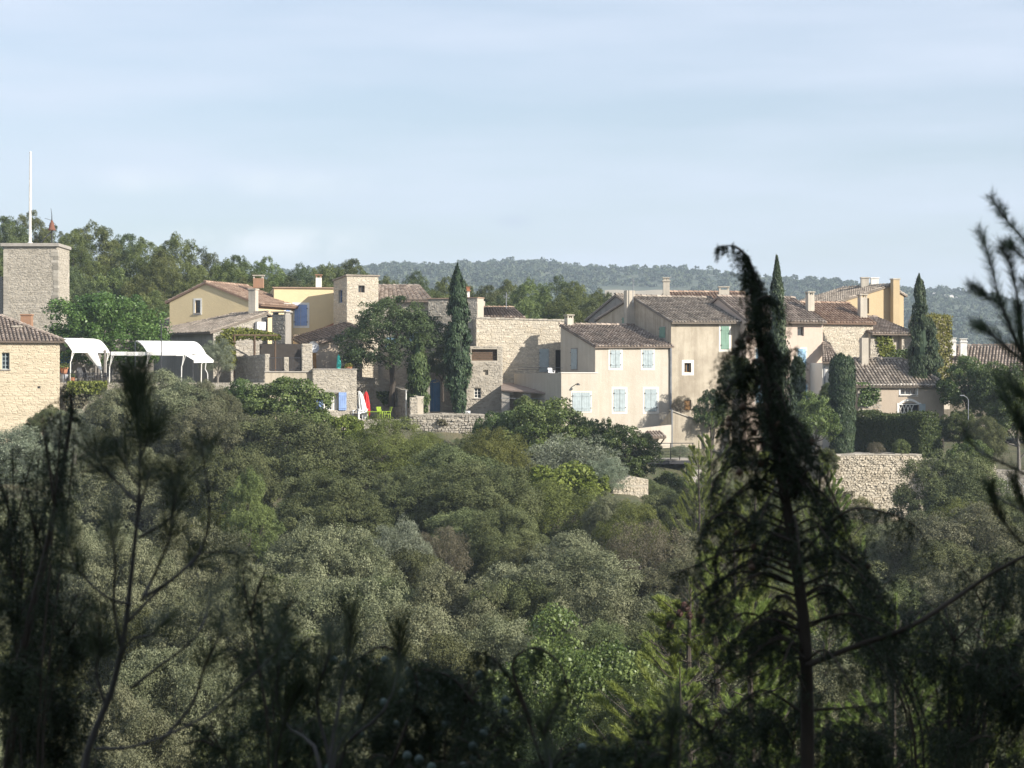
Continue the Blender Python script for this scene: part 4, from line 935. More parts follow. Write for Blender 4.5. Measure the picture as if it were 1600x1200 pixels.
def tuft(c, r, n, size, mat, parent, up=1.0, name='foliage'):
    d = RNG.normal(size=(n, 3)); d /= np.linalg.norm(d, axis=1)[:, None]; d[:, 2] = np.abs(d[:, 2]) * up
    C = np.array(c)[None] + d * r * RNG.uniform(.3, 1, (n, 1)); return leaves_obj(name, C, d, size, .5, mat, parent)
def leaf_arrays(C, D, size, aspect, rng=None, align=.5, szvar=.35):
    rng = rng or RNG; n = len(C); r = rng.normal(size=(n, 3)); nn = D * align + r * (1 - align) * .8; nn /= np.linalg.norm(nn, axis=1)[:, None] + 1e-9
    t = np.cross(nn, rng.normal(size=(n, 3))); t /= np.linalg.norm(t, axis=1)[:, None] + 1e-9; b = np.cross(nn, t)
    L_ = size * rng.uniform(1 - szvar, 1 + szvar, (n, 1)) * .5; W_ = L_ * aspect
    V = np.stack([C - t * L_, C + b * W_ - t * L_ * .1, C + t * L_, C - b * W_ - t * L_ * .1], axis=1).reshape(-1, 3)
    Fc = np.arange(n * 4).reshape(n, 4); return V, Fc
def leaves_obj(name, C, D, size, aspect, mat, parent, tint=None, align=.5, kind=None):
    org = ORG.get(root_of(parent).name, Vector((0, 0, 0))); V, Fc = leaf_arrays(np.asarray(C), np.asarray(D), size, aspect, align=align)
    V = V - np.array(org)[None]; t = np.clip(RNG.normal(.45, .25, len(Fc)), 0, 1) if tint is None else tint
    return link(name, mesh_np(name, V, Fc, mat, t), parent, kind=kind)
def patch(parent, path, n, spread, size, mat, name='foliage', aspect=.6, thick=.15, tint=None):
    """leaves scattered round a poly-line of 3D points with per-point radius"""
    pts = np.array([list(p) for p, r in path]); rs = np.array([r for p, r in path]); s = RNG.uniform(0, len(pts) - 1, n); i = np.minimum(s.astype(int), len(pts) - 2); q = (s - i)[:, None]
    base = pts[i] * (1 - q) + pts[i + 1] * q; r = rs[i] * (1 - q[:, 0]) + rs[i + 1] * q[:, 0]
    d = RNG.normal(size=(n, 3)); d /= np.linalg.norm(d, axis=1)[:, None]; C = base + d * (r * RNG.uniform(.3, 1, n) ** .5)[:, None] * np.array([1, thick / .15 * .6, 1]); return leaves_obj(name, C, d, size, aspect, mat, parent, tint)
def zt_(h): return h
pot('terracotta pot with agave by the blue door', 100, 587, 142.5, .28, .45, M['terra'], 'broad', ZT + .58)
q = P(103, 590, 142.4); t = thing('barrel', 'pale grey barrel under the agave pot', 'barrel', (q.x, 142.5, ZT)); mb = MB(); mb.lathe((xp(100, 142.5), 142.5, ZT), [(.30, 0), (.35, .28), (.30, .57)], 12); mb.obj('staves', M['zinc'], t)
pot('small terracotta pot beside the grey barrel', 113, 598, 142.2, .2, .35, M['terra'], 'green', ZT)
for i, (px, a, lab) in enumerate(((128, .4, 'dark iron chair on the terrace nearest the small pot'), (139, 2.2, 'dark iron chair second along the terrace from the small pot'), (166, -.7, 'dark iron chair at the gap between the awnings'))):
    chair('terrace_chair', lab, (xp(px, 142.3), 142.3, ZT), M['iron'], a, 1.0)
t = thing('terrace_railing', 'low thin metal railing on the edge of the restaurant terrace', 'railing', f.pt(.5, ZT, -.15))
for k in range(44): m = MB(); u = .1 + k * .15; m.tube([f.pt(u, ZT - .01, -.15), f.pt(u, ZT + .62, -.15)], .012, 4); m.obj('bar', M['iron'], t)
m = MB(); m.tube([f.pt(.05, ZT + .63, -.15), f.pt(6.7, ZT + .63, -.15)], .02, 5); m.obj('top_rail', M['iron'], t)
t = thing('folded_parasol', 'slanting folded white parasol under the short awning', 'parasol', P(160, 596, 142.6)); mb = MB(); a, b = P(158, 578, 142.6), P(141, 548, 143.2); mb.tube([a, a.lerp(b, .3), b], [.07, .2, .42], 8); mb.obj('canvas', M['canvas'], t); mb = MB(); mb.tube([(xp(160, 142.6), 142.6, ZT), a, b], .025, 5); mb.obj('pole', M['white'], t)
# ---------------------------------------------------------------- courtyard with parasols
fc = facpx(556, 150.2, 660, 150.6)
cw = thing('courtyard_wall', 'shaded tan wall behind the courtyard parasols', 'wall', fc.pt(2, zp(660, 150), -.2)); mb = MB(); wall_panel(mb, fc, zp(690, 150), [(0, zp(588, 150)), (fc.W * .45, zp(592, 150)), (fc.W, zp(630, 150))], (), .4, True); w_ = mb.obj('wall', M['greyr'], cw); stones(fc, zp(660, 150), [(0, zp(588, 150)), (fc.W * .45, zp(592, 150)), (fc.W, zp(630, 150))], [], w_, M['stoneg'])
ZC = zp(655, 146)
fs = facpx(556, 145.4, 660, 146.2); terrace_slab('courtyard', 'courtyard floor with parasols and lime chairs', fs, 5, ZC, zp(720, 146), M['concrete'], M['stone'])
fsw = Fac((xp(617, 149.8), 149.8), (xp(652, 145.6), 145.6))
wallthing('sloping_wall', 'rubble wall with sloping stone cap beside the small cypress', 'wall', fsw, ZC - .4, [(0, zp(606, 149.8)), (fsw.W * .55, zp(615, 147.5)), (fsw.W * .8, zp(620, 146.4)), (fsw.W, zp(621, 145.6))], M['mortar'], .45, M['stoneg'], cope=M['stone'])
fq = facpx(641, 145.5, 653, 145.6); wallthing('wall_end_pier', 'stone pier ending the sloping courtyard wall', 'wall', fq, ZC - .6, [(0, zp(621, 145.5)), (fq.W, zp(621, 145.5))], M['mortar'], .5, M['stone'], (.28, .13))
def parasol(label, px, Y, z1, mat, r=.26):
    x = xp(px, Y); t = thing('closed_parasol', label, 'parasol', (x, Y, ZC)); mb = MB(); mb.tube([(x, Y, ZC), (x, Y, z1 + .1)], .03, 6); mb.obj('pole', M['wood'], t); mb = MB()
    n = 10; prof = [(.05, z1), (.14, z1 - .25), (r * .9, z1 - .9), (r, z1 - 1.5), (r * .75, z1 - 2.0)]
    i0 = 0; rings = [[(x + rr * (1 + .16 * (-1) ** k) * math.cos(2 * math.pi * k / 16) + (.1 * q if px < 562 else 0), Y + rr * (1 + .16 * (-1) ** k) * math.sin(2 * math.pi * k / 16), z) for k in range(16)] for q, (rr, z) in enumerate(prof)]
    for a, b in zip(rings[:-1], rings[1:]):
        for k in range(16): mb.face([a[k], b[k], b[(k + 1) % 16], a[(k + 1) % 16]])
    mb.obj('canopy', mat, t); mb = MB(); mb.lathe((x, Y, ZC), [(.28, 0), (.26, .07), (.05, .1)], 10); mb.obj('base', M['concrete'], t); return t
parasol('closed white parasol at the corner of the lower stone house', 561, 145.9, zp(611, 146), M['canvas'], .24); parasol('closed red parasol in the courtyard', 572, 146.3, zp(612, 146), M['red'], .26)
t = thing('folded_teal_parasol', 'folded teal parasol on top of the lower stone house terrace', 'parasol', P(528, 577, 147.6)); mb = MB(); a = P(528.5, 576, 147.6); mb.tube([a, a + Vector((.05, 0, .3)), a + Vector((.02, 0, .85)), P(529, 554, 147.6)], [.14, .17, .09, .03], 7); mb.obj('canopy', M['teal'], t); mb = MB(); mb.tube([a - Vector((0, 0, .4)), P(529, 552, 147.6)], .02, 5); mb.obj('pole', M['zinc'], t)
pot('terracotta pot at the end of the lower house terrace', 545, 577, 146.4, .22, .4, M['terra'], 'vine', zp(577.5, 145) - .2)
chair('lime_chair', 'lime green chair with its back seen nearest the red parasol', (xp(597, 145.9), 145.9, ZC), M['lime'], .9, .85); chair('lime_chair', 'lime green chair at the outer side of the lime table', (xp(604, 145.9), 145.9, ZC), M['lime'], -1.2, .85)
t = thing('lime_table', 'lime green garden table between the lime chairs', 'table', (xp(587, 145.7), 145.7, ZC)); b = Vector((xp(585, 145.7), 145.7, ZC)); m = MB(); m.cbox(b.x - .5, b.x + .45, 145.4, 145.95, ZC + .5, ZC + .55); m.obj('tabletop', M['lime'], t)
for sx in (-.45, .36):
    for y in (145.43, 145.88): m = MB(); m.cbox(b.x + sx, b.x + sx + .05, y, y + .05, ZC, ZC + .5); m.obj('leg', M['lime'], t)
chair('white_chair', 'white plastic chair left of the red parasol', (xp(566, 145.75), 145.75, ZC), M['plastic'], .3, 1.1); chair('white_chair', 'white plastic chair at the foot of the white parasol', (xp(559, 145.6), 145.6, ZC), M['plastic'], -.6, .95)
# arched blue door between the cypresses, garden step
fg_ = facpx(655, 151.2, 728, 151.6)
bw = thing('arch_wall', 'shaded stone wall with arched blue door between the two cypresses', 'wall', fg_.pt(1, zp(650, 151), -.3)); mb = MB(); r = fg_.rect((672, 600, 688, 643)); wall_panel(mb, fg_, zp(680, 151), [(0, zp(560, 151)), (fg_.W, zp(560, 151))], [r + (.25,)], .5, True); w_ = mb.obj('wall', M['greyr'], bw); stones(fg_, zp(660, 151), [(0, zp(560, 151)), (fg_.W, zp(560, 151))], [r], w_, M['stoneg']); door(bw, fg_, (672, 600, 688, 643), M['door_b'], .15)
mb = MB(); c = fg_.pt((r[0] + r[2]) / 2, r[3], .02); rr = (r[2] - r[0]) / 2
mb.face([c + fg_.u * (rr * math.cos(a)) + Vector((0, 0, rr * math.sin(a))) for a in [math.pi * k / 10 for k in range(11)]]); mb.obj('door_arch', M['door_b'], bw)
# retaining walls
fr_ = facpx(640, 144.9, 770, 145.4)
wallthing('rubble_retaining_wall', 'overgrown rubble retaining wall below the cypresses', 'wall', fr_, zp(765, 145), [(0, zp(650, 145)), (fr_.W * .3, zp(648, 145)), (fr_.W, zp(650, 145))], M['mortar'], 5.0, M['stone'], (.34, .2), cope=M['stone'], proud=(.03, .14))
t = thing('washing_line_post', 'thin white post on the garden wall beside the small cypress', 'post', P(634, 640, 146.2)); mb = MB(); p = P(634.5, 609, 146.2); mb.tube([(p.x, p.y, ZC), p], .045, 6); mb.obj('post', M['white'], t)
fr2 = facpx(1272, 139.4, 1440, 140.6)
wallthing('pale_retaining_wall', 'big pale dry stone retaining wall below the clipped hedge', 'wall', fr2, zp(840, 140), [(0, zp(714, 139.6)), (fr2.W * .5, zp(711, 140)), (fr2.W, zp(712, 140.5))], M['mortar'], 3.0, M['stonew'], (.27, .15), cope=M['stone'], proud=(.02, .12), ops=())
fr3 = facpx(1430, 140.6, 1475, 141.4); wallthing('low_garden_wall', 'short length of garden wall right of the big retaining wall', 'wall', fr3, zp(800, 140), [(0, zp(715, 140)), (fr3.W, zp(718, 140))], M['mortar'], 1.0, M['stonew'])
fr4 = facpx(1530, 139.4, 1556, 139.6); wallthing('gate_pier_wall', 'sunlit fragment of stone wall near the white stair railing', 'wall', fr4, zp(800, 140), [(0, zp(722, 140)), (fr4.W, zp(726, 140))], M['mortar'], .6, M['stonew'])
fr5 = facpx(1553, 139.8, 1660, 140); wallthing('roadside_wall', 'shaded wall behind the white stair railing', 'wall', fr5, zp(800, 140), [(0, zp(733, 140)), (fr5.W, zp(738, 140))], M['greyr'], .5, M['stoneg'])
fr6 = facpx(958, 131.2, 1013, 131.8); wallthing('lower_stone_wall', 'patch of lower stone terrace wall below the steel deck', 'wall', fr6, zp(840, 131), [(0, zp(757, 131)), (fr6.W * .5, zp(744, 131)), (fr6.W, zp(750, 131))], M['mortar'], .8, M['stonew'], (.26, .13))
# stair railing
t = thing('stair_railing', 'white metal stair railing at the right edge', 'railing', P(1590, 765, 138.6)); a, b = P(1571, 757, 138.6), P(1600, 741, 138.0); a = P(1566, 753, 138.6); b = P(1583, 741, 138.6); e = P(1606, 768, 137.6)
for k in range(8):
    p = a.lerp(b, k / 4) if k <= 4 else b.lerp(e, (k - 4) / 4); m = MB(); m.tube([p - Vector((0, 0, 1.05)), p], .022, 5); m.obj('bar', M['white'], t)
m = MB(); m.tube([a, b, e], .03, 6); m.tube([a - Vector((0, 0, .95)), b - Vector((0, 0, .95)), e - Vector((0, 0, .95))], .025, 5); m.obj('rail', M['white'], t)
# street lamp
q = P(1513, 690, 143); t = thing('street_lamp', 'thin grey street lamp among the trees right of the cottage', 'street lamp', (q.x, 143, zp(700, 143))); mb = MB(); mb.tube([(q.x, 143, zp(700, 143)), (q.x, 143, zp(625, 143)), (q.x - .1, 143, zp(621, 143)), (q.x - .35, 142.9, zp(618, 143))], [.045, .03, .025, .02], 6); mb.obj('pole', M['zinc'], t)
mb = MB(); mb.cbox(q.x - .58, q.x - .3, 142.85, 142.97, zp(618.6, 143), zp(617, 143)); mb.obj('lamp_head', M['zinc'], t)
# ---------------------------------------------------------------- annex, deck and stairs under the beige house
f = facpx(1048, 145.2, 1140, 146.6)
ga = house('garden_annex', 'plain beige annex with sloping parapet below the tall beige house', 'house', f, 3.0, zp(760, 145), zp(642, 145), 'flat', zfr=zp(676, 146), zk=zp(676, 146), mat=M['beige'], roof=False)
mb = MB()
for i in range(12):
    a = i / 12 * f.W; b = (i + 1) / 12 * f.W - .02; za, zb_ = (zp(642, 145) + (zp(676, 146) - zp(642, 145)) * q / f.W for q in (a, b)); mb.box(f.pt(a, za + .004, .08), f.pt(b, zb_ + .004, .08) - f.pt(a, za + .004, .08), f.n * -.45, Vector((0, 0, .08)), rnd.random())
mb.obj('coping', M['stone'], ga.root); pipe(ga.root, [f.pt(.05, zp(640, 145), .1), f.pt(.05, zp(728, 145), .1)], .06)
fg2 = facpx(975, 143.0, 1049, 144.9)
gw = thing('gate_wall', 'cream garden wall with a small tiled gate canopy', 'wall', fg2.pt(1.5, zp(730, 144), -.2)); mb = MB(); wall_panel(mb, fg2, zp(740, 144), [(0, zp(672, 143.5)), (fg2.W, zp(664, 144.5))], (), .35, True); mb.obj('wall', M['cream'], gw)
a, b, c_, d_ = fg2.pt(1.75, zp(683, 144), .75), fg2.pt(2.95, zp(683, 144), .75), fg2.pt(1.75, zp(674, 144), .03), fg2.pt(2.95, zp(674, 144), .03); tiles(a, b, c_, d_, gw, M['tile'])
for u in (1.85, 2.85): mb = MB(); mb.tube([fg2.pt(u, zp(696, 144), .03), fg2.pt(u, zp(686, 144), .6)], .05, 5); mb.tube([fg2.pt(u, zp(684.8, 144), .02), fg2.pt(u, zp(684.8, 144), .7)], .05, 5); mb.obj('bracket', M['wood'], gw)
fdk = facpx(1012, 140.6, 1084, 141.2); zd = zp(717, 141)
t = thing('steel_deck', 'dark steel deck with wire railing below the annex', 'deck', fdk.pt(1.5, zd, -1.8)); mb = MB(); mb.box(fdk.pt(0, zd - .1, 0), fdk.u * fdk.W, fdk.n * -4.0, Vector((0, 0, .1))); mb.obj('floor', M['concrete'], t)
mb = MB(); fbox(mb, fdk, -.05, zd - .34, fdk.W + .05, zd - .102, -.1, .02); fbox(mb, fdk, -.05, zd - .34, .1, zd - .102, -4, -.11); fbox(mb, fdk, fdk.W - .1, zd - .34, fdk.W + .05, zd - .102, -4, -.11); mb.obj('beam', M['iron'], t)
for u in (.05, fdk.W * .5, fdk.W - .05): mb = MB(); mb.tube([fdk.pt(u, zd - .1, -.03), fdk.pt(u, zd + 1.05, -.03)], .035, 6); mb.obj('post', M['iron'], t)
for k in range(6): mb = MB(); z = zd + .12 + k * .185; mb.tube([fdk.pt(0, z, -.03), fdk.pt(fdk.W, z, -.03)], .028 if k == 5 else .012, 5); mb.obj('top_rail' if k == 5 else 'wire', M['iron'], t)
for u in (.3, fdk.W - .3): mb = MB(); mb.tube([fdk.pt(u, zd - .3, -.5), fdk.pt(u, zp(800, 141), -.5)], .09, 6); mb.obj('support', M['iron'], t)
t = thing('stone_steps', 'short flight of stone steps below the steel deck', 'steps', P(1072, 770, 139.5))
for k in range(7):
    p = P(1058 + k * 4.2, 769 - k * 5.0, 139.6 + k * .1); m = MB(); m.box(p, Vector((.75, .35, 0)), Vector((-.2, .32, 0)), Vector((0, 0, .2))); m.obj('step', M['concrete'], t)
m = MB(); p = P(1052, 782, 139.3); m.box(p, Vector((1.35, .4, .95)), Vector((-.1, .5, 0)), Vector((0, 0, .35))); m.obj('stringer', M['mortar'], t)
m = MB(); m.box(P(1045, 800, 139.2), Vector((2.2, 0, 0)), Vector((0, 2, 0)), Vector((0, 0, .9))); m.obj('base', M['mortar'], t)
# ---------------------------------------------------------------- tree builders
def sph(n, rng): d = rng.normal(size=(n, 3)); return d / np.linalg.norm(d, axis=1)[:, None]
def trunk_mesh(h, r, limbs, mat, lean=0.0, seed=0):
    rg = random.Random(seed); mb = MB(); k = [Vector((lean * h * (i / 4) ** 2 + rg.uniform(-.04, .04) * h * (i > 0), rg.uniform(-.04, .04) * h * (i > 0), h * i / 4)) for i in range(5)]
    mb.tube([k[0] - Vector((0, 0, .6))] + k, [r * 1.35, r * 1.15, r, r * .85, r * .65, r * .4], 7)
    for tgt in limbs:
        a = k[rg.choice((1, 2, 3))]; b = Vector(tgt); m = a.lerp(b, .5) + Vector((rg.uniform(-.2, .2), rg.uniform(-.2, .2), rg.uniform(-.1, .3))); mb.tube([a, m, b], [r * .45, r * .28, r * .1], 5)
    me = bpy.data.meshes.new('trunk'); me.from_pydata(mb.v, [], mb.f); me.materials.append(mat); return me
def crown_mesh(name, rng, R, zc, Rz, nl, nleaf, size, aspect, mat, lobe=(.30, .44), sub=14, subr=.34, spread=.72, low=-.75, align=.45, sq=1.0, vtint=.18, iso=True, taper=0.0):
    """crown of lobes > sub clumps > leaf faces. R horizontal radius, Rz vertical, zc centre height"""
    Lc = []; k = 0
    while len(Lc) < nl:
        d = sph(1, rng)[0]; k += 1
        if d[2] < low: continue
        c = d * np.array([R, R, Rz]) * spread * rng.uniform(.75, 1.05)
        if k < 400 and any(np.linalg.norm((c - o) / np.array([R, R, Rz])) < .26 for o, _ in Lc): continue
        Lc.append((c, rng.uniform(*lobe)))
    Lc.append((np.zeros(3), .55)); Cs = []; Ds = []; Ts = []
    sc = np.array([R, R, Rz]); r0 = (R * R * Rz) ** (1 / 3); sl = np.array([r0, r0, r0]) if iso else sc; Lc[-1] = (np.zeros(3), .5); w_ = np.array([r ** 2 for c, r in Lc]); w_ /= w_.sum()
    for (c, r), q in zip(Lc, w_):
        n = int(nleaf * q * 1.5); m = sub; sd_ = sph(m * 2, rng); sd_ = sd_[np.argsort(-sd_[:, 2])][: int(m * 1.5)]
        sc_ = c + sd_ * r * sl * rng.uniform(.8, 1.05, (len(sd_), 1)); i = rng.integers(0, len(sd_), n); lt = rng.normal(0, vtint); st = rng.normal(0, vtint * .8, len(sd_))
        d2 = sph(n, rng); d2[:, 2] = np.where(rng.random(n) < .55, np.abs(d2[:, 2]), d2[:, 2]); rad = rng.uniform(.45, 1.0, (n, 1)) ** .6
        p = sc_[i] + d2 * rad * (r * subr) * sl * np.array([1, 1, sq])
        Cs.append(p); Ds.append(d2 * .7 + sd_[i] * .5); Ts.append(lt + st[i])
    C = np.concatenate(Cs); D = np.concatenate(Ds); T = np.concatenate(Ts); keep = np.ones(len(C), bool)
    for c, r in Lc: keep &= (np.linalg.norm((C - c) / sl, axis=1) > r * .62)
    C, D, T = C[keep], D[keep], T[keep]
    if len(C) > nleaf: s = rng.permutation(len(C))[:nleaf]; C, D, T = C[s], D[s], T[s]
    C[:, :2] *= (1 - taper * np.clip(C[:, 2:3] / Rz, -.3, 1)); C = C + np.array([0, 0, zc]); D /= np.linalg.norm(D, axis=1)[:, None] + 1e-9
    V, Fc = leaf_arrays(C, D, size, aspect, rng, align); t = np.clip(.45 + T + rng.normal(0, .16, len(C)), 0, 1)
    me = mesh_np(name, V, Fc, mat, t); return me, [tuple(c * .8 + np.array([0, 0, zc])) for c, r in Lc[:7]]
PROTO = {}
def proto(kind, n, fn):
    PROTO[kind] = [fn(i) for i in range(n)]
def mk_round(kind, mat, nleaf, size, aspect, R=3.0, hgt=6.0, bark='bark', n=2, **kw):
    def fn(i):
        rg = np.random.default_rng(hash(kind) % 1000 + i * 17 if False else sum(map(ord, kind)) + i * 17)
        Rz = kw.pop('Rz', hgt * .46) if False else hgt * kw.get('fz', .52); a = {k_: v_ for k_, v_ in kw.items() if k_ not in ('fz',)}
        me, lim = crown_mesh('crown', rg, R * .80, hgt - Rz * 1.0, Rz * .86, mat=L[mat], nleaf=nleaf, size=size, aspect=aspect, **a)
        co = np.empty(len(me.vertices) * 3, dtype=np.float32); me.vertices.foreach_get('co', co); co = co.reshape(-1, 3)
        W_ = np.percentile(np.abs(co[:, :2]), 99.2); T_ = np.percentile(co[:, 2], 99.9)
        return (me, trunk_mesh(hgt * .55, .16, lim, M[bark], .08, i), W_, T_)
    proto(kind, n, fn)
OK_ = dict(R=4.0, hgt=5.4, spread=.84, sub=11, subr=.52, align=.58)
mk_round('oak', 'oak', 92000, .080, .62, nl=38, n=2, lobe=(.13, .34), **OK_)
mk_round('oakl', 'oakl', 92000, .080, .58, nl=42, n=2, lobe=(.12, .32), **OK_)
mk_round('oaky', 'oaky', 60000, .085, .5, nl=46, n=2, lobe=(.15, .27), R=4.0, hgt=5.4, spread=.84, sub=10, subr=.55, align=.6)
mk_round('bare', 'bare', 24000, .095, .36, nl=40, n=1, bark='barkg', lobe=(.16, .26), R=3.4, hgt=5, spread=.84, sub=10, subr=.6)
mk_round('olive', 'olive', 38000, .12, .26, nl=44, n=2, bark='barkg', align=.25, lobe=(.15, .26), R=3.4, hgt=5, spread=.84, sub=11, subr=.6)
mk_round('broad', 'broad', 26000, .125, .75, nl=44, n=2, bark='barkg', align=.55, lobe=(.14, .24), R=3.2, hgt=5, spread=.86, sub=9, subr=.6)
mk_round('broadn', 'broad', 60000, .075, .75, nl=44, n=1, bark='barkg', align=.5, lobe=(.13, .26), R=3.6, hgt=5.2, spread=.86, sub=10, subr=.55)
mk_round('mulb', 'mulb', 26000, .125, .75, nl=40, n=1, bark='barkg', align=.55, lobe=(.15, .26), R=4, hgt=5.6, spread=.84, sub=10, subr=.55)
mk_round('green', 'green', 30000, .11, .7, nl=44, n=2, lobe=(.15, .26), R=3.0, hgt=5, spread=.84, sub=10, subr=.5)
mk_round('bigoak', 'bigoak', 36000, .11, .6, nl=58, n=1, lobe=(.12, .21), low=-.75, R=3.7, hgt=7.0, fz=.47, spread=.9, sub=9, subr=.55)
mk_round('vine', 'vinebright', 9000, .15, .8, nl=30, n=1, lobe=(.16, .28), R=2.5, hgt=3, spread=.82, sub=9, subr=.6)
PN_ = dict(bark='bark', hgt=9.0, R=3.0, spread=.88, low=-.8, align=.1, sub=9, subr=.5, fz=.5, taper=.26)
mk_round('pine', 'pine', 34000, .19, .17, nl=46, n=3, lobe=(.13, .23), sq=1.35, **PN_)
mk_round('pined', 'pined', 34000, .19, .17, nl=42, n=2, lobe=(.14, .25), sq=1.3, **PN_)
def cypress_proto(kind, mat, prof, n, size, seed, flames=90, rag=1.0):
    """unit cypress: height 1, profile radius 1 at the widest"""
    rg = np.random.default_rng(seed); zs = np.linspace(0, 1, len(prof)); Cs = []; Ts = []; Ds = []
    for k in range(flames):
        z0 = rg.random() ** 1.0 * .97; a = rg.random() * 6.283; r = np.interp(z0, zs, prof) * rg.uniform(1 - .34 * rag, 1 + .12 * rag); m = n // flames; u = rg.random(m)
        zz = z0 + (u - .3) * .085; th = a + rg.normal(0, .22, m); rr = np.interp(np.clip(zz, 0, 1), zs, prof); rad = np.minimum(rr * (1.02 + .12 * rag), r * (1.02 - .25 * np.abs(u - .4))) * rg.uniform(1 - .28 * rag, 1 + .10 * rag, m)
        Cs.append(np.stack([rad * np.cos(th), rad * np.sin(th), zz], 1)); Ds.append(np.stack([np.cos(th), np.sin(th), .35 * np.ones(m)], 1)); Ts.append(np.full(m, rg.normal(0, .2)))
    return np.concatenate(Cs), np.concatenate(Ds), np.concatenate(Ts), rg
def upright_leaves(C, D, Lh, Wd, rng):
    n = len(C); nn = D + rng.normal(0, .55, (n, 3)); nn /= np.linalg.norm(nn, axis=1)[:, None]; up = np.array([0, 0, 1.0]) + rng.normal(0, .25, (n, 3)); up -= nn * (up * nn).sum(1)[:, None]; up /= np.linalg.norm(up, axis=1)[:, None]; b = np.cross(nn, up)
    l = Lh * rng.uniform(.6, 1.4, (n, 1)) * .5; w_ = Wd * rng.uniform(.6, 1.4, (n, 1)) * .5
    V = np.stack([C - up * l, C + b * w_, C + up * l, C - b * w_], 1).reshape(-1, 3); return V, np.arange(4 * n).reshape(n, 4)
def cypress(label, px, ptop, pbot, wpx, Y, prof, n=9000, mat='cyp', seed=1, flames=110, name='cypress_tree', cat='cypress', group=None, lean=0.0, rag=1.0):
    x = xp(px, Y); zb = zp(pbot, Y); h = zp(ptop, Y) - zb; R = wpx / F * Y / 2; t = thing(name, label, cat, (x, Y, zb - .3), group)
    C, D, T, rg = cypress_proto('c', mat, prof, n, 1, seed, flames, rag); C = C * np.array([R, R, h]); C[:, 0] += lean * C[:, 2] * 1.0; V, Fc = upright_leaves(C, D, .26, .085, rg); V[:, 2] += .3
    o = link('crown', mesh_np('crown', V, Fc, L[mat], np.clip(.42 + T + rg.normal(0, .15, len(Fc)), 0, 1)), t)
    core = MB(); k = len(prof); core.lathe((0, 0, .3), [(max(.02, p * R * .48), h * i / (k - 1) * .96) for i, p in enumerate(prof)], 10, .0)
    me = bpy.data.meshes.new('inner_branches'); me.from_pydata([(a + lean * c, b, c) for a, b, c in core.v], [], core.f); me.materials.append(L[mat]); link('inner_branches', me, t)
    tm = MB(); tm.tube([(0, 0, -.4), (0, 0, h * .3)], [.16, .1], 6); me = bpy.data.meshes.new('trunk'); me.from_pydata(tm.v, [], tm.f); me.materials.append(M['barkg']); link('trunk', me, t); return t
TREES = 0
def tree(kind, label, px, ptop, Y, wpx, name='tree', cat='tree', group=None, pbot=None, v=None, depth=1.0):
    global TREES
    pr = PROTO[kind][(TREES if v is None else v) % len(PROTO[kind])]; TREES += 1; me, tm, W_, T_ = pr
    x = xp(px, Y); zg = H(x, Y) if pbot is None else zp(pbot, Y); h = zp(ptop, Y) - zg; R = wpx / F * Y / 2
    s = R / W_; sz = min(max(h / T_, .85 * s), 1.25 * s); off = h - T_ * sz
    if off < 0: zg += off; h -= off; off = 0.0            # short trees: the foot stands a little deeper in the slope
    t = thing(name, label, cat, (x, Y, zg), group); rz = rnd.uniform(0, 6.28)
    o = link('crown', me, t, (0, 0, off)); o.scale = (s, s, sz); o.rotation_euler = (0, 0, rz)
    o = link('trunk', tm, t); o.scale = (s, s, h / T_); o.rotation_euler = (0, 0, rz)
    return t
# ---------------------------------------------------------------- pines on the ridge behind the village
rows = [(8,338,196,95),(42,329,200,80),(-30,345,198,90),(82,352,205,70),(118,358,196,80),(150,347,200,110),(196,366,205,95),(226,372,198,80),(278,366,200,105),(318,388,205,90),(246,392,192,90),(352,405,196,85),(372,399,207,70),(408,402,200,85),(436,424,208,70),
 (470,412,205,70),(497,414,210,60),(519,412,203,65),(549,405,206,80),(572,424,200,60),(606,432,212,70),(650,424,214,75),(690,434,208,85),(722,440,214,60),(760,446,206,70),(792,438,212,85),(832,436,206,95),(874,432,212,90),(905,440,208,80),(938,452,214,75),
 (95,410,186,110),(170,420,184,130),(215,430,182,110),(60,400,182,90),(290,430,188,120),(345,440,190,110),(130,450,178,120),(235,455,176,100),(395,428,194,90),(455,432,196,80),(500,432,196,75),(560,440,194,80),(625,446,196,85),(690,456,192,90),(745,466,190,80),(785,462,192,90),(830,462,190,100),(880,462,190,95),(925,470,192,80),(-20,400,184,110)]
wd = {0: 'pale olive aleppo pine', 1: 'dark aleppo pine', 2: 'rounded aleppo pine', 3: 'ragged aleppo pine'}
def near_of(px):
    for a, b in ((-5, 'left of the stone tower'), (95, 'behind the stone tower'), (165, 'above the mulberry'), (260, 'between the stone tower and yellow house'), (350, 'over the yellow gable'), (430, 'above the yellow house chimney'), (520, 'above the flat yellow wing'), (585, 'behind the small square tower'), (670, 'above the big tile rows'), (740, 'behind the tall cypress'), (800, 'behind the big stone house left end'), (860, 'above the middle of the big stone house'), (910, 'above the big stone house right end'), (2000, 'left of the grey gable')):
        if px < b_(a): return b
def b_(a): return a + 1
cnt = {}
ORD = ('', ', next to it on the right', ', third along', ', fourth along', ', fifth along', ', sixth along')
for i, (px, pt, Y, wp) in enumerate(rows):
    back = Y > 194; g = near_of(px); k = cnt.get((g, back), 0); cnt[(g, back)] = k + 1
    lab = ('skyline pine ' if back else 'low pine ') + g + ORD[k]
    tree('pine' if i % 3 else 'pined', lab, px, pt, Y, wp * 1.08, 'pine_tree', 'pine', 'aleppo pines on the ridge behind the village', depth=1.0)
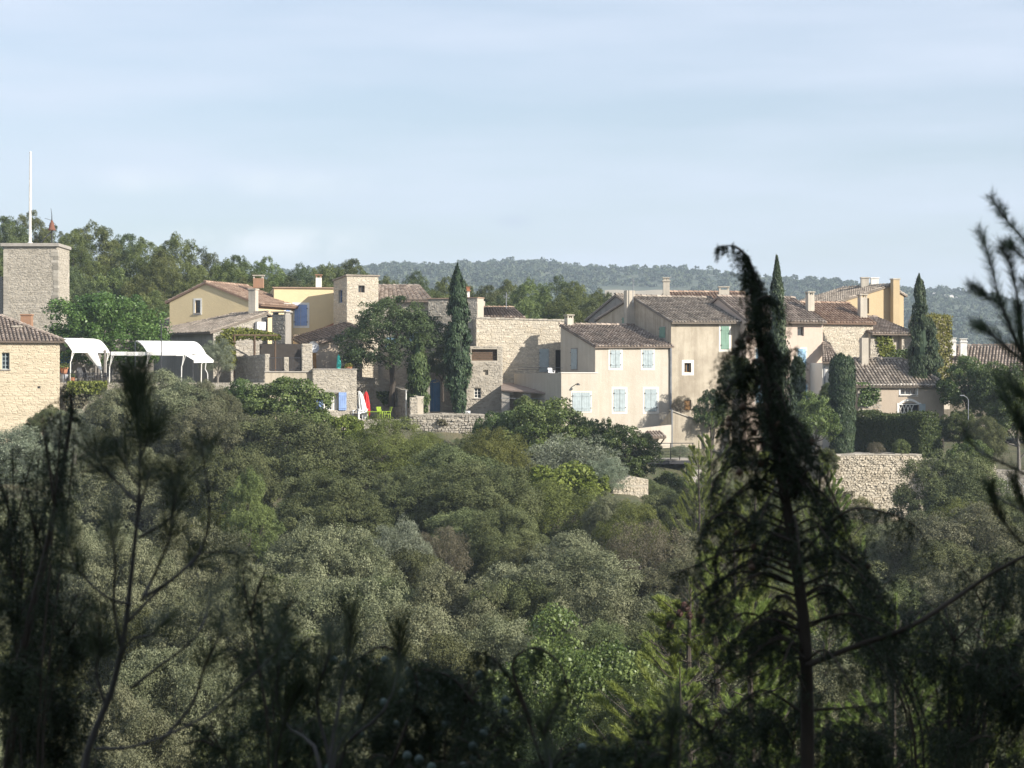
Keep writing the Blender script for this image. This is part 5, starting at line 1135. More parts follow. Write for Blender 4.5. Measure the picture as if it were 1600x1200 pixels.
# ---------------------------------------------------------------- far wooded hill
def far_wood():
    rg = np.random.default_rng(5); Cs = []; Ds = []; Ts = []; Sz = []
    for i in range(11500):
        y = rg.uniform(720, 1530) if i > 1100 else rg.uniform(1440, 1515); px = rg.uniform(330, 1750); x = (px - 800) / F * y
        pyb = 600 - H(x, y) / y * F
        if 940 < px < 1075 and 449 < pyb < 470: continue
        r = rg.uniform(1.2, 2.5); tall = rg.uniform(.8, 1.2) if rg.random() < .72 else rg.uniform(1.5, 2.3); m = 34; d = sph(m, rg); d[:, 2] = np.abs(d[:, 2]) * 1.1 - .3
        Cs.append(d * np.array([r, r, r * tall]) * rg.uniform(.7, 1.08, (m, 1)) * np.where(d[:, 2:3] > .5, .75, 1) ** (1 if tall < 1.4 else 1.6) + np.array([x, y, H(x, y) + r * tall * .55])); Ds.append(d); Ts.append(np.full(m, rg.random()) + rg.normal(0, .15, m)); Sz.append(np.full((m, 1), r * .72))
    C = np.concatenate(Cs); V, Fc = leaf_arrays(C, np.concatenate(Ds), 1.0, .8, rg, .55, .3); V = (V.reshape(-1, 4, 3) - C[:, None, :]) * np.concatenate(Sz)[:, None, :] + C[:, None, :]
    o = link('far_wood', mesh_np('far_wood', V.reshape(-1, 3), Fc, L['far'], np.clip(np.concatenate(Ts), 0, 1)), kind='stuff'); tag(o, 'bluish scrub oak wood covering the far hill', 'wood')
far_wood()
mb = MB(); n_ = 14
for i in range(n_):
    p0, p1 = 945 + 125 * i / n_, 945 + 125 * (i + 1) / n_; q = lambda p, e: P(p, e + .8 * math.sin(p * .09), 690 if e > 460 else 800)
    mb.face([q(p0, 467), q(p1, 467), q(p1, 453.5), q(p0, 453.5)])
mb.obj('field', M['field'], None, kind='structure')
for k, (px, py, w_, h_) in enumerate(((1456, 462, 15, 5), (1476, 465, 22, 6), (1494, 469, 9, 4), (1536, 475, 8, 3), (1288, 455, 7, 3))):
    c = P(px, py, 1330); m = MB(); s = w_ / F * 1330
    for q in range(7):
        a = rnd.uniform(-.5, .4) * s; m.box(c + Vector((a, rnd.uniform(-3, 3), rnd.uniform(-2.5, 0))), (s * rnd.uniform(.12, .3), rnd.uniform(-1, 1), rnd.uniform(-.5, .5)), (0, 5, 1), (rnd.uniform(-.4, .4), .8, h_ / F * 1330 * rnd.uniform(.4, 1)), rnd.random())
    m.obj('rock_outcrop', M['rock'], None, kind='structure')
# ---------------------------------------------------------------- cypresses, clipped columns, hedge
TALL = [.42, .72, .92, 1.0, 1.0, .93, .84, .74, .62, .48, .30, .04]
cypress('tallest dark cypress in the middle of the village before the stone house', 717, 417, 646, 46, 147.5, [.35, .62, .85, .98, 1.0, .93, .84, .80, .70, .56, .36, .05], 15000, seed=2, flames=150, lean=-.012)
cypress('slim second stem of cypress hugging the right side of the tallest cypress', 726, 446, 600, 19, 148.2, TALL, 4500, seed=5, flames=60)
cypress('short bright green cypress left of the tallest cypress', 655, 521, 645, 37, 146.6, [.7, .92, 1.0, 1.0, .98, .93, .84, .72, .58, .40, .05], 10000, 'cypg', seed=3, flames=110, lean=-.02)
cypress('tall thin cypress rising behind the drooping dark conifer', 1214, 403, 745, 60, 131, [.62, .85, 1.0, .98, .9, .82, .72, .66, .6, .5, .38, .18, .04], 15000, seed=4, flames=160, lean=.0)
cypress('pointed cypress above the cottage roof', 1440, 431, 600, 46, 149.5, [.6, .85, 1.0, 1.0, .92, .8, .68, .58, .50, .40, .30, .05], 12000, seed=6, flames=130, lean=-.02)
CLIP = [.82, .9, .96, 1.0, 1.0, 1.0, 1.0, 1.0, 1.0, 1.0, 1.0, 1.0, 1.0, .98, .93, .5]
cypress('clipped flat topped cypress column left of the cottage', 1316, 556, 712, 41, 142.4, CLIP, 24000, seed=7, flames=300, rag=.25)
cypress('smaller clipped cypress column against the pink house', 1247, 561, 700, 23, 144.8, CLIP, 10000, seed=8, flames=170, rag=.25)
cypress('second pointed crest of the cottage cypress, leaning right', 1455, 500, 605, 34, 150.2, TALL, 6000, seed=9, flames=80)
def hedge(label, f, D, zb, zt, n, mat='hedge', size=.13, rough=.06, name='hedge'):
    t = thing(name, label, 'hedge', f.pt(f.W / 2, zb, -D / 2)); v = -f.n; C = []; Dn = []
    def add(fr, m):
        for k in range(m):
            p, d = fr(); C.append(p); Dn.append(d)
    hh = lambda u: zt + .12 * math.sin(u * 1.3 + 1) + .07 * math.sin(u * 3.1)
    edge = .35
    def front():
        u = rnd.uniform(0, f.W); q = rnd.random(); z = zb + q * (hh(u) - zb); ins = max(0, edge * (1 - math.sqrt(max(0, 1 - max(0, (z - hh(u) + edge) / edge) ** 2)))); return f.pt(u, z, -ins + rnd.gauss(0, rough)), f.n + Vector((0, 0, .3))
    def topf(): u = rnd.uniform(0, f.W); q = rnd.random() * D; return f.pt(u, hh(u) + rnd.gauss(0, rough), -q - edge * .5), Vector((0, 0, 1)) + f.n * .2
    def endr():
        s = rnd.choice((0, 1)); q = rnd.random() * D; z = zb + rnd.random() * (zt - zb); return f.pt(s * f.W + rnd.gauss(0, rough), z, -q), f.u * (1 if s else -1)
    add(front, int(n * .55)); add(topf, int(n * .25)); add(endr, int(n * .2)); D_ = np.array([list(d) for d in Dn]); D_ /= np.linalg.norm(D_, axis=1)[:, None]
    leaves_obj('foliage', np.array([list(p) for p in C]), D_, size, .65, L[mat], t, align=.45)
    k = MB(); fbox(k, f, .12, zb, f.W - .12, zt - .22, -D + .1, -.14); k.obj('inner_branches', L[mat], t); return t
fh = facpx(1330, 145.4, 1440, 141.6); hedge('tall clipped dark green hedge on the pale retaining wall before the cottage', fh, 2.2, zp(718, 143), zp(648, 143.5), 18000)
fh2 = facpx(1438, 141.7, 1472, 143.4); hedge('shorter rounded end of clipped hedge in the sun', fh2, 2.0, zp(722, 142), zp(656, 142), 7000, mat='hedge')
# ---------------------------------------------------------------- climbers
def climber(label, f, poly, n, mat, size=.15, name='ivy', out_=.12, cat='climber', tint=None, align=.5):
    """leaves over part of a wall: poly = px polygon rows [(y, x0, x1)...]"""
    ys_ = [r[0] for r in poly]; C = []; D = []
    while len(C) < n:
        y = rnd.uniform(ys_[0], ys_[-1]); a = interp(y, ys_, [r[1] for r in poly]); b = interp(y, ys_, [r[2] for r in poly]); x = rnd.uniform(a, b) + rnd.gauss(0, 1.5)
        u, z = f.uz(x, y); o = .03 + abs(rnd.gauss(0, out_)); C.append(list(f.pt(u, z, o))); D.append(list((f.n + Vector((0, 0, .4))).normalized()))
    u, z = f.uz((poly[-1][1] + poly[-1][2]) / 2, poly[-1][0]); t = thing(name, label, cat, f.pt(u, z, 0)); leaves_obj('foliage', C, D, size, .8, L[mat], t, align=align)
    m = MB(); u2, z2 = f.uz((poly[0][1] + poly[0][2]) / 2, poly[0][0] + 3); m.tube([f.pt(u, z, .05), f.pt((u + u2) / 2 + .2, (z + z2) / 2, .06), f.pt(u2, z2, .05)], .04, 5); m.obj('stem', M['barkg'], t); return t
climber('ivy curtain hanging on the loggia pillars', h15.f, [(520, 1363, 1376), (528, 1370, 1390), (545, 1372, 1396), (557, 1376, 1400)], 900, 'vine', .17)
climber('leafy climber at the base of the loggia', h15.f, [(546, 1392, 1424), (560, 1380, 1424)], 500, 'green', .17)
fi = facpx(1452, 154.8, 1484, 155.6); mb = MB(); t = thing('ivy_wall', 'ivy clad block right of the pointed cypress', 'climber', fi.pt(.5, zp(640, 153), 0)); fbox(mb, fi, 0, zp(640, 153), fi.W, zp(496, 153), -2.5, 0); mb.obj('wall', M['mortar'], t)
C = []; D = []
for k in range(3800):
    s = rnd.random()
    if s < .62: p = fi.pt(rnd.uniform(-.1, fi.W + .1), rnd.uniform(zp(600, 153), zp(491, 153)), abs(rnd.gauss(.05, .14))); d = fi.n + Vector((0, 0, .3))
    elif s < .8: p = fi.pt(fi.W + abs(rnd.gauss(.05, .14)), rnd.uniform(zp(600, 153), zp(491, 153)), -rnd.random() * 2.4); d = fi.u
    else: p = fi.pt(rnd.uniform(0, fi.W), zp(494, 153) + rnd.gauss(.05, .1), -rnd.random() * 2.4); d = Vector((0, 0, 1))
    C.append(list(p)); D.append(list(d))
leaves_obj('ivy', C, np.array(D), .16, .8, L['vine'], t)
climber('green creeper over the arch on the cottage side wall', h16.f, [(598, 1340, 1352), (604, 1342, 1368), (612, 1345, 1374), (626, 1340, 1373), (634, 1341, 1358)], 900, 'green', .15)
# vine pergola
t = thing('vine_pergola', 'yellow green vine over a pergola on the railed terrace', 'pergola', P(390, 575, 148))
for px, py, Y in ((366, 574, 147.2), (398, 576, 146.2), (397, 560, 149), (430, 560, 148.6)): m = MB(); p = P(px, 524, Y); m.tube([(p.x, Y, zp(590, Y)), p], .06, 6); m.obj('post', M['wood'], t)
for a, b in (((362, 147.2), (434, 148.6)), ((366, 146.2), (434, 147.6)), ((372, 149), (432, 149.2))): m = MB(); m.tube([P(a[0], 523.5, a[1]), P(b[0], 524, b[1])], .05, 5); m.obj('beam', M['wood'], t)
patch(t, [(P(352, 524, 147.4), .55), (P(380, 521, 147.6), .45), (P(410, 524, 148), .38), (P(436, 527, 148.2), .18)], 2600, .4, .17, L['vine'], 'foliage', .8)
patch(t, [(P(352, 530, 147.2), .75), (P(352, 548, 147.2), .75), (P(358, 566, 147), .6)], 2200, .4, .17, L['vine'], 'foliage', .8)
climber('dark climber on the shaded courtyard wall', fc, [(612, 588, 618), (622, 590, 620), (632, 602, 616)], 420, 'green', .2, cat='climber')
climber('bright lime leafed plant sunlit against the courtyard wall', fc, [(614, 611, 620), (628, 609, 619)], 130, 'vinebright', .22, cat='climber')
climber('dry brown weeds on the rubble retaining wall', fr_, [(655, 685, 694), (664, 686, 698)], 130, 'bare', .16, 'weeds', .2, 'weeds')
climber('weeds rooted low on the pale retaining wall', fr2, [(768, 1318, 1330), (776, 1316, 1334)], 130, 'bare', .15, 'weeds', .15, 'weeds')
climber('yellowish weeds on the edge of the restaurant terrace', f_t, [(596, 108, 165), (606, 106, 168), (616, 110, 160)], 1500, 'vine', .17, 'weeds', .3, 'weeds') if (f_t := facpx(90, 141.0, 420, 142.4)) else None
climber('pinkish dry creeper tumbling over the restaurant terrace wall', f_t, [(604, 98, 130), (620, 100, 140), (640, 104, 128)], 1100, 'bare', .16, 'creeper', .25)
# ---------------------------------------------------------------- village trees and shrubs
tree('mulb', 'broad bright green mulberry in front of the stone tower', 166, 458, 148.5, 178, 'mulberry_tree', pbot=596)
tree('bigoak', 'large dark spreading oak shading the lean-to house', 612, 463, 149.2, 168, 'oak_tree', pbot=622)
tree('olive', 'feathery olive between the long awning and vine pergola', 340, 524, 146.6, 62, 'olive_tree', pbot=604)
tree('green', 'dark evergreen laurel between the small and the tallest cypress', 692, 541, 149.8, 44, 'laurel_tree', pbot=618)
tree('green', 'shaded green shrub behind the drooping conifer beside the green shutter', 1156, 556, 145.0, 66, 'shrub', 'shrub', pbot=700)
tree('green', 'reddish tinged climbing rose bush at the beige house corner', 1112, 608, 145.6, 56, 'rose_bush', 'shrub', pbot=690)
tree('bare', 'dry brown shrub at the foot of the beige house downpipe', 1064, 618, 146.4, 34, 'shrub', 'shrub', pbot=660)
tree('broad', 'open fig tree left of the clipped cypress column', 1275, 612, 142.0, 74, 'fig_tree', pbot=720)
tree('green', 'green shrub squeezed behind the clipped cypress column', 1296, 598, 145.6, 34, 'shrub', 'shrub', pbot=680)
tree('green', 'rounded leafy tree filling the gap right of the cottage', 1512, 556, 147.5, 92, 'leafy_tree', pbot=660)
tree('green', 'tall dense tree under the long house roof end', 1562, 566, 146, 96, 'leafy_tree', pbot=680)
tree('broad', 'light green tree at the right edge above the stair railing', 1592, 590, 143.5, 90, 'leafy_tree', pbot=740)
tree('green', 'low dark shrub in the shade beside the street lamp', 1498, 640, 143.8, 60, 'shrub', 'shrub', pbot=705)
tree('oak', 'round dark shrub right of the hedge end', 1540, 650, 141.2, 76, 'shrub', 'shrub', pbot=760)
tree('broad', 'small sunlit garden shrub above the low garden wall', 1515, 686, 139.6, 66, 'shrub', 'shrub', pbot=760)
tree('bare', 'tiny dry shrub at the foot of the hedge, left', 1370, 690, 141.0, 28, 'garden_shrub', 'shrub', pbot=716)
tree('broad', 'little round garden shrub at the foot of the hedge', 1408, 686, 140.9, 28, 'garden_shrub', 'shrub', pbot=716)
tree('oak', 'grey green shrub spilling at the left end of the pale retaining wall', 1292, 700, 139.0, 44, 'shrub', 'shrub', pbot=760)
tree('vine', 'yellow green bush at the courtyard foot below the white chairs', 538, 648, 141.6, 66, 'shrub', 'shrub', pbot=690)
tree('broad', 'light climbing rose on the porch pillar', 822, 618, 145.4, 44, 'rose_bush', 'shrub', pbot=668)
tree('olive', 'pale leaved potted shrub on the steel deck', 1062, 694, 140.4, 30, 'shrub', 'shrub', pbot=717.5)
# ---------------------------------------------------------------- oaks and olives on the slope
TR = [
 ('olive', 'silvery olive at the left edge below the warm stone house', 22, 664, 131, 150, 'olive_tree'),
 ('oak', 'dark shrubby oak against the foot of the warm stone house', 72, 634, 136, 70, 'oak_tree'),
 ('olive', 'pale olive between the warm stone house and the restaurant terrace', 118, 640, 134, 90, 'olive_tree'),
 ('oakl', 'tall grey green oak just below the long white awning', 256, 578, 137, 175, 'oak_tree'),
 ('oakl', 'grey oak below the shorter awning', 182, 600, 135.5, 120, 'oak_tree'),
 ('oakl', 'grey green oak under the drooping end of the long white awning', 326, 594, 137, 92, 'oak_tree'),
 ('green', 'deep green laurel bush below the shaded terrace wall', 378, 592, 140.4, 86, 'laurel_bush'),
 ('broad', 'bright fig tree covering the wall left of the blue shuttered window', 446, 590, 139.5, 128, 'fig_tree'),
 ('oakl', 'broad grey green oak in the upper left of the slope', 320, 628, 131, 170, 'oak_tree'),
 ('oak', 'big dark holm oak below the blue shuttered window', 470, 646, 129, 220, 'oak_tree'),
 ('oaky', 'yellow green oak below the courtyard chairs', 600, 648, 134, 150, 'oak_tree'),
 ('oak', 'dark holm oak below the rubble retaining wall', 712, 694, 124, 180, 'oak_tree'),
 ('broad', 'bright leafy tree in front of the terrace block', 850, 622, 139.5, 136, 'leafy_tree'),
 ('oaky', 'green oak left of the bright leafy tree at the porch', 772, 668, 130, 120, 'oak_tree'),
 ('green', 'dark rounded tree beside the cream gate wall', 976, 664, 136, 108, 'leafy_tree'),
 ('green', 'small leafy tree at the cream house foot', 930, 652, 138.6, 60, 'leafy_tree'),
 ('olive', 'silvery olive below the bright leafy tree', 886, 680, 133, 185, 'olive_tree'),
 ('olive', 'smaller silvery olive beside the dark rounded tree', 940, 712, 129.5, 80, 'olive_tree'),
 ('vine', 'patch of bright yellow green vine below the silvery olive', 885, 722, 128, 130, 'vine_patch'),
 ('oaky', 'feathery yellow green tree below the bright vine', 868, 750, 122, 165, 'oak_tree'),
 ('oak', 'brownish holm oak mid slope below the tallest cypress', 740, 722, 117, 190, 'oak_tree'),
 ('oak', 'dark holm oak mid slope left of the yellow green tree', 640, 730, 119, 150, 'oak_tree'),
 ('oakl', 'grey oak below the silvery olive at the left', 210, 690, 119, 180, 'oak_tree'),
 ('oak', 'oak in the middle of the left slope', 350, 700, 116, 160, 'oak_tree'),
 ('pine', 'green feathery conifer standing in the left slope', 392, 732, 108, 92, 'conifer'),
 ('oak', 'dark oak under the big dark holm oak', 520, 736, 113, 170, 'oak_tree'),
 ('oakl', 'pale grey silver oak in the left centre of the slope', 510, 810, 99, 200, 'oak_tree'),
 ('olive', 'bluish green olive beside the pale silver oak', 615, 806, 103, 120, 'olive_tree'),
 ('bare', 'brown tinged oak in the centre of the slope', 690, 822, 104, 92, 'oak_tree'),
 ('oakl', 'wide grey green oak right of the centre of the slope', 880, 834, 99, 210, 'oak_tree'),
 ('oak', 'oak tucked behind the wide grey green oak', 790, 790, 108, 140, 'oak_tree'),
 ('bare', 'rounded brown bare looking oak', 1005, 814, 103, 130, 'oak_tree'),
 ('oaky', 'low green oak above the rounded brown oak', 985, 782, 112, 110, 'oak_tree'),
 ('oak', 'oak below the stone steps', 1060, 766, 121, 110, 'oak_tree'),
 ('oakl', 'oak left of the lower stone wall', 950, 770, 118, 80, 'oak_tree'),
 ('oak', 'big dull green oak right of the pale retaining wall', 1474, 706, 129, 170, 'oak_tree'),
 ('oakl', 'grey oak below the big dull green oak', 1440, 800, 117, 160, 'oak_tree'),
 ('oaky', 'oak at the foot of the pale retaining wall', 1320, 812, 122, 130, 'oak_tree'),
 ('oak', 'oak below the white stair railing', 1572, 772, 124, 120, 'oak_tree'),
 ('oak', 'oak behind the drooping dark conifer', 1200, 770, 124, 150, 'oak_tree'),
 ('oakl', 'grey oak low in the left centre of the slope', 560, 890, 86, 220, 'oak_tree'),
 ('oakl', 'oak low in the slope below the brown tinged oak', 710, 884, 90, 190, 'oak_tree'),
 ('oakl', 'oak low in the slope below the wide grey green oak', 935, 900, 88, 210, 'oak_tree'),
 ('oak', 'oak low in the slope between the two low grey oaks', 820, 905, 90, 170, 'oak_tree'),
 ('oakl', 'pale grey oak behind the left pine sapling', 60, 770, 104, 190, 'oak_tree'),
 ('oakl', 'oak behind the right side of the left pine sapling', 300, 800, 99, 190, 'oak_tree'),
 ('oakl', 'grey oak behind the stem of the left pine sapling', 190, 830, 91, 190, 'oak_tree'),
 ('oakl', 'oak below the green feathery conifer', 420, 880, 87, 170, 'oak_tree'),
 ('oakl', 'oak at the lower left behind the sapling', 330, 920, 79, 200, 'oak_tree'),
 ('oakl', 'oak in the lower centre left', 620, 946, 79, 230, 'oak_tree'),
 ('oakl', 'oak in the lower centre above the bright leafy tree', 780, 956, 80, 190, 'oak_tree'),
 ('broadn', 'large bright green leafy tree at the bottom centre', 900, 952, 70, 340, 'leafy_tree'),
 ('broadn', 'bright green leafy tree low on the right of the larger one', 1000, 1045, 66, 170, 'leafy_tree'),
 ('oak', 'dark oak right of the bright leafy tree', 1060, 960, 84, 150, 'oak_tree'),
 ('oak', 'oak low behind the right trunk', 1150, 880, 96, 170, 'oak_tree'),
 ('oakl', 'grey oak low behind the dark right conifer', 1300, 880, 98, 180, 'oak_tree'),
 ('oakl', 'grey oak low at the far right', 1500, 880, 96, 190, 'oak_tree'),
 ('oak', 'oak at the lower right edge', 1590, 860, 104, 120, 'oak_tree'),
]
for r in TR: tree(r[0], r[1], r[2], r[3], r[4], r[5] * 1.08, r[6], 'tree' if 'bush' not in r[6] and 'patch' not in r[6] else 'shrub', 'oaks and olives on the slope')
_used = set()
def beside(px, py, lead):
    for r in sorted(TR, key=lambda r: (r[2] - px) ** 2 + (r[3] + 40 - py) ** 2):
        lab = lead + (' left of the ' if px < r[2] else ' right of the ') + r[1]
        if len(lab.split()) <= 16 and lab not in _used: _used.add(lab); return lab
    return lead + ' on the slope'
canopy = lambda y: interp(y, [70, 80, 88, 99, 105, 118, 131, 140], [1010, 950, 895, 822, 795, 722, 655, 640])
k = 0
for Y in (84, 94, 103, 112, 121, 129):
    wpx_ = 118 * 110 / Y; px = -20 + rnd.uniform(0, 80)
    while px < 1640:
        py = canopy(Y) + rnd.uniform(38, 78) + (30 if px > 1000 and Y > 115 else 0)
        if (790 < px < 985 and Y > 110) or (340 < px < 450 and 98 < Y < 115): pass
        elif not (Y > 125 and 960 < px < 1450) and not (Y > 115 and 1270 < px < 1430): tree(('oak', 'oakl', 'oaky', 'oak')[k % 4], beside(px, py, 'half hidden oak'), px, py, Y + rnd.uniform(-2, 2), wpx_ * rnd.uniform(1.1, 1.6), 'oak_tree', 'tree', 'oaks half hidden between larger ones'); k += 1
        px += wpx_ * rnd.uniform(1.3, 1.9)
for r in (('oak', 'scrubby oak between the steel deck and the lower slope', 1036, 778, 127, 130), ('oaky', 'yellowish scrub below the stone steps', 1096, 786, 125, 110), ('oak', 'scrub oak under the right end of the dark conifer branches', 1250, 792, 126, 120), ('oakl', 'grey scrub at the foot of the pale retaining wall right end', 1392, 808, 126, 110),
          ('oaky', 'low bush overlapping the rubble retaining wall left end', 668, 676, 138, 66), ('oak', 'low dark bush overlapping the middle of the rubble wall', 726, 684, 137, 70), ('green', 'leafy bush spilling over the right end of the rubble wall', 776, 642, 141, 76), ('broad', 'small light bush under the porch wire', 806, 640, 142.2, 50), ('oak', 'scrub oak in the shade below the steel deck', 1022, 750, 133, 84), ('green', 'shrub added as dark stand-in for the shade under the steel deck', 1046, 737, 136.5, 84), ('oaky', 'scrub between the stone steps and the dark conifer', 1112, 748, 134, 84), ('oaky', 'yellowish scrub against the middle of the pale retaining wall foot', 1340, 776, 134, 100), ('oak', 'dark scrub at the left foot of the pale retaining wall', 1276, 770, 134, 80), ('oakl', 'greyish bush below the lower stone terrace wall', 985, 790, 124, 110)):  # the dark shrub under the deck is added in place of shade
    tree(r[0], r[1], r[2], r[3], r[4], r[5], 'bush', 'shrub', 'bushes along the foot of the village walls')
# fillers lower down, seen only between the nearer branches
k = 0
for Y, py, px0 in ((70, 1010, 20), (64, 1090, -40), (58, 1170, 10), (82, 960, -30), (112, 790, 1240)):
    for i in range(8):
        px = px0 + i * 225 + rnd.uniform(-40, 40)
        if Y == 112 and px > 1700: continue
        if 760 < px < 1120 and py > 940: continue
        tree('oakl' if k % 3 else 'oak', beside(px, py, 'low screened oak'), px, py + rnd.uniform(-15, 15), Y + rnd.uniform(-2, 2), 250 + rnd.uniform(-30, 30), 'oak_tree', 'tree', 'half hidden oaks low on the slope'); k += 1
# ---------------------------------------------------------------- needles
def needle_arrays(pts, rads, n, length, spread, fwd, width, rng, t0=0.0, clump=False):
    """needles springing from a stem polyline"""
    pts = np.array([list(p) for p in pts]); m = len(pts) - 1; s = t0 + (1 - t0) * rng.random(n); q = s * m; i = np.minimum(q.astype(int), m - 1); f_ = (q - i)[:, None]
    B = pts[i] * (1 - f_) + pts[i + 1] * f_; T = pts[i + 1] - pts[i]; T /= np.linalg.norm(T, axis=1)[:, None] + 1e-9
    r = rng.normal(size=(n, 3)); r -= T * (r * T).sum(1)[:, None]; r /= np.linalg.norm(r, axis=1)[:, None] + 1e-9
    D = T * fwd + r * spread * rng.uniform(.4, 1.2, (n, 1)); D[:, 2] += .10; D /= np.linalg.norm(D, axis=1)[:, None]; l = length * rng.uniform(.6, 1.15, (n, 1)); E = B + D * l
    sd_ = np.cross(D, rng.normal(size=(n, 3))); sd_ /= np.linalg.norm(sd_, axis=1)[:, None] + 1e-9; Md = (B + E) / 2 + np.array([0, 0, -.02]) * l
    V = np.stack([B + sd_ * width * .4, Md + sd_ * width * .5, E, Md - sd_ * width * .5], 1).reshape(-1, 3); return V, np.arange(4 * n).reshape(n, 4)
def join_arrays(lst):
    V = []; Fc = []; o = 0
    for v, f in lst: V.append(v); Fc.append(f + o); o += len(v)
    return np.concatenate(V), np.concatenate(Fc)
def spline(pts, n):
    """smooth curve through pts; tangents limited by the shorter neighbouring segment"""
    pts = [Vector(p) for p in pts]; o = []; m = []
    for i, p in enumerate(pts):
        a = pts[max(0, i - 1)]; b = pts[min(len(pts) - 1, i + 1)]; l = min([d for d in ((p - a).length, (b - p).length) if d > 1e-6]); m.append((b - a).normalized() * l)
    for i in range(len(pts) - 1):
        p, q = pts[i], pts[i + 1]
        for k in range(n):
            t = k / n; t2 = t * t; t3 = t2 * t; o.append(p * (2 * t3 - 3 * t2 + 1) + m[i] * (t3 - 2 * t2 + t) + q * (3 * t2 - 2 * t3) + m[i + 1] * (t3 - t2))
    o.append(pts[-1]); return o
# young sunlit pines on the right, mid distance
def young_pine_proto(i):
    rg = np.random.default_rng(40 + i); rr = random.Random(40 + i); mb = MB(); A = []; hgt = 5.0
    mb.tube([(0, 0, -.5), (.05, 0, 2.0), (0, .05, 3.8), (0, 0, hgt)], [.07, .055, .035, .012], 6); A.append(needle_arrays([(0, 0, hgt - .9), (0, 0, hgt)], None, 260, .13, .7, 1.1, .010, rg))
    z = 1.0
    while z < hgt - .4:
        for b in range(rr.randint(3, 5)):
            a = rr.random() * 6.28; l = (hgt - z) * .30 * rr.uniform(.7, 1.2) + .25; d = Vector((math.cos(a), math.sin(a), 0)); p = [Vector((0, 0, z)), Vector((0, 0, z + l * .25)) + d * l * .6, Vector((0, 0, z + l * .75)) + d * l]
            mb.tube(p, [.013, .008, .004], 4); A.append(needle_arrays(p, None, int(330 + 200 * l), .13, .75, 1.0, .010, rg, .30))
            for q in range(2):
                a2 = a + rr.uniform(-.9, .9); s0 = p[1].lerp(p[2], rr.uniform(0, .6)); e = s0 + Vector((math.cos(a2), math.sin(a2), .9)) * l * .35; mb.tube([s0, e], [.01, .005], 4); A.append(needle_arrays([s0, e], None, 190, .13, .75, 1.0, .010, rg, .15))
        z += rr.uniform(.34, .52)
    V, Fc = join_arrays(A); me = mesh_np('crown', V, Fc, L['young'], np.clip(rg.normal(.5, .25, len(Fc)), 0, 1)); tm = bpy.data.meshes.new('trunk'); tm.from_pydata(mb.v, [], mb.f); tm.materials.append(M['bark']); return me, tm
YP = [young_pine_proto(i) for i in range(3)]
def young(label, px, pt, Y, h, v, s=1.0, grp='sunlit young pines'):
    x = xp(px, Y); z = zp(pt, Y) - h; t = thing('young_pine', label, 'pine', (x, Y, z), grp)
    for nm, m in (('crown', YP[v][0]), ('trunk', YP[v][1])): o = link(nm, m, t); o.scale = (h / 5 * s, h / 5 * s, h / 5); o.rotation_euler = (0, 0, rnd.random() * 6.28)
    return t
for r in (('young pine sapling before the garden annex', 1112, 648, 120, 8, 0, .7), ('yellow green pine sapling behind the steel deck end', 1092, 690, 112, 7, 1, .7), ('sunlit young pine left of the dark conifer trunk', 1180, 690, 92, 7, 2, .8), ('young pine right of the dark conifer trunk below the cypress', 1282, 702, 110, 8, 0, .7), ('young pine at the left end of the pale retaining wall', 1302, 742, 104, 6, 1, .8),
          ('bright young pine with brown cones low on the right', 1080, 905, 52, 6.5, 2, 1.25), ('bright young pine behind the cone bearing pine', 1120, 860, 62, 7.5, 0, 1.2), ('bright young pine low beside the dark conifer trunk', 1170, 930, 48, 6.5, 1, 1.25), ('bright young pine under the dark conifer', 1150, 790, 74, 7.5, 1, .9), ('bright young pine just right of the conifer trunk', 1290, 800, 82, 7, 2, .9),
          ('small young pine at the bottom beside the leafy tree', 1062, 1040, 44, 4.5, 0, 1.1), ('young pine peeping through the dark right mass', 1400, 930, 60, 7, 1, 1), ('young pine at far right behind the branch', 1540, 960, 52, 7, 0, 1)): young(*r)
t = bpy.data.objects['young_pine.005']; og = ORG[t.name]
for i, (px, py) in enumerate(((1069, 946), (1062, 958), (1077, 962), (1072, 950), (1096, 968), (1047, 977), (1079, 1055))):
    c = P(px, py, 51.2) - og; m = MB(); R_ = .085
    m.lathe(c - Vector((0, 0, .1)), [(.02, 0), (.07, .03), (.085, .08), (.07, .14), (.03, .19), (.01, .2)], 8)
    for k in range(14):
        a = k * 2.4; z = .02 + .012 * k; r_ = .09 * math.sin(math.pi * (k + 2) / 18); m.box(c + Vector((math.cos(a) * r_ - .015, math.sin(a) * r_ - .015, z - .1)), (.035, 0, 0), (0, .035, 0), (0, 0, .02))
    me = bpy.data.meshes.new('pine_cone'); me.from_pydata(m.v, [], m.f); me.materials.append(M['cone']); link('pine_cone', me, t)
# ---------------------------------------------------------------- shaded trees near the viewer
class Plant:
    def __init__(s, name, label, cat, base, Y): s.t = thing(name, label, cat, base); s.org = np.array(ORG[s.t.name]); s.wood = MB(); s.A = []; s.Y = Y; s.bark = M['barkf'] if 'pine' in name else M['bark']
    def stem(s, pts, r0, r1, n=6, name='branch', mat=None):
        p = spline(pts, 4); k = len(p); m = MB(); m.tube(p, [r0 + (r1 - r0) * i / (k - 1) for i in range(k)], n); m.obj(name, mat or s.bark, s.t, True); return p
    def done(s, mat, name='needles', dark=.45, kind='stuff'):
        V, Fc = join_arrays(s.A); link(name, mesh_np(name, V - s.org[None], Fc, mat, np.clip(RNG.normal(dark, .25, len(Fc)), 0, 1)), s.t, kind=kind)
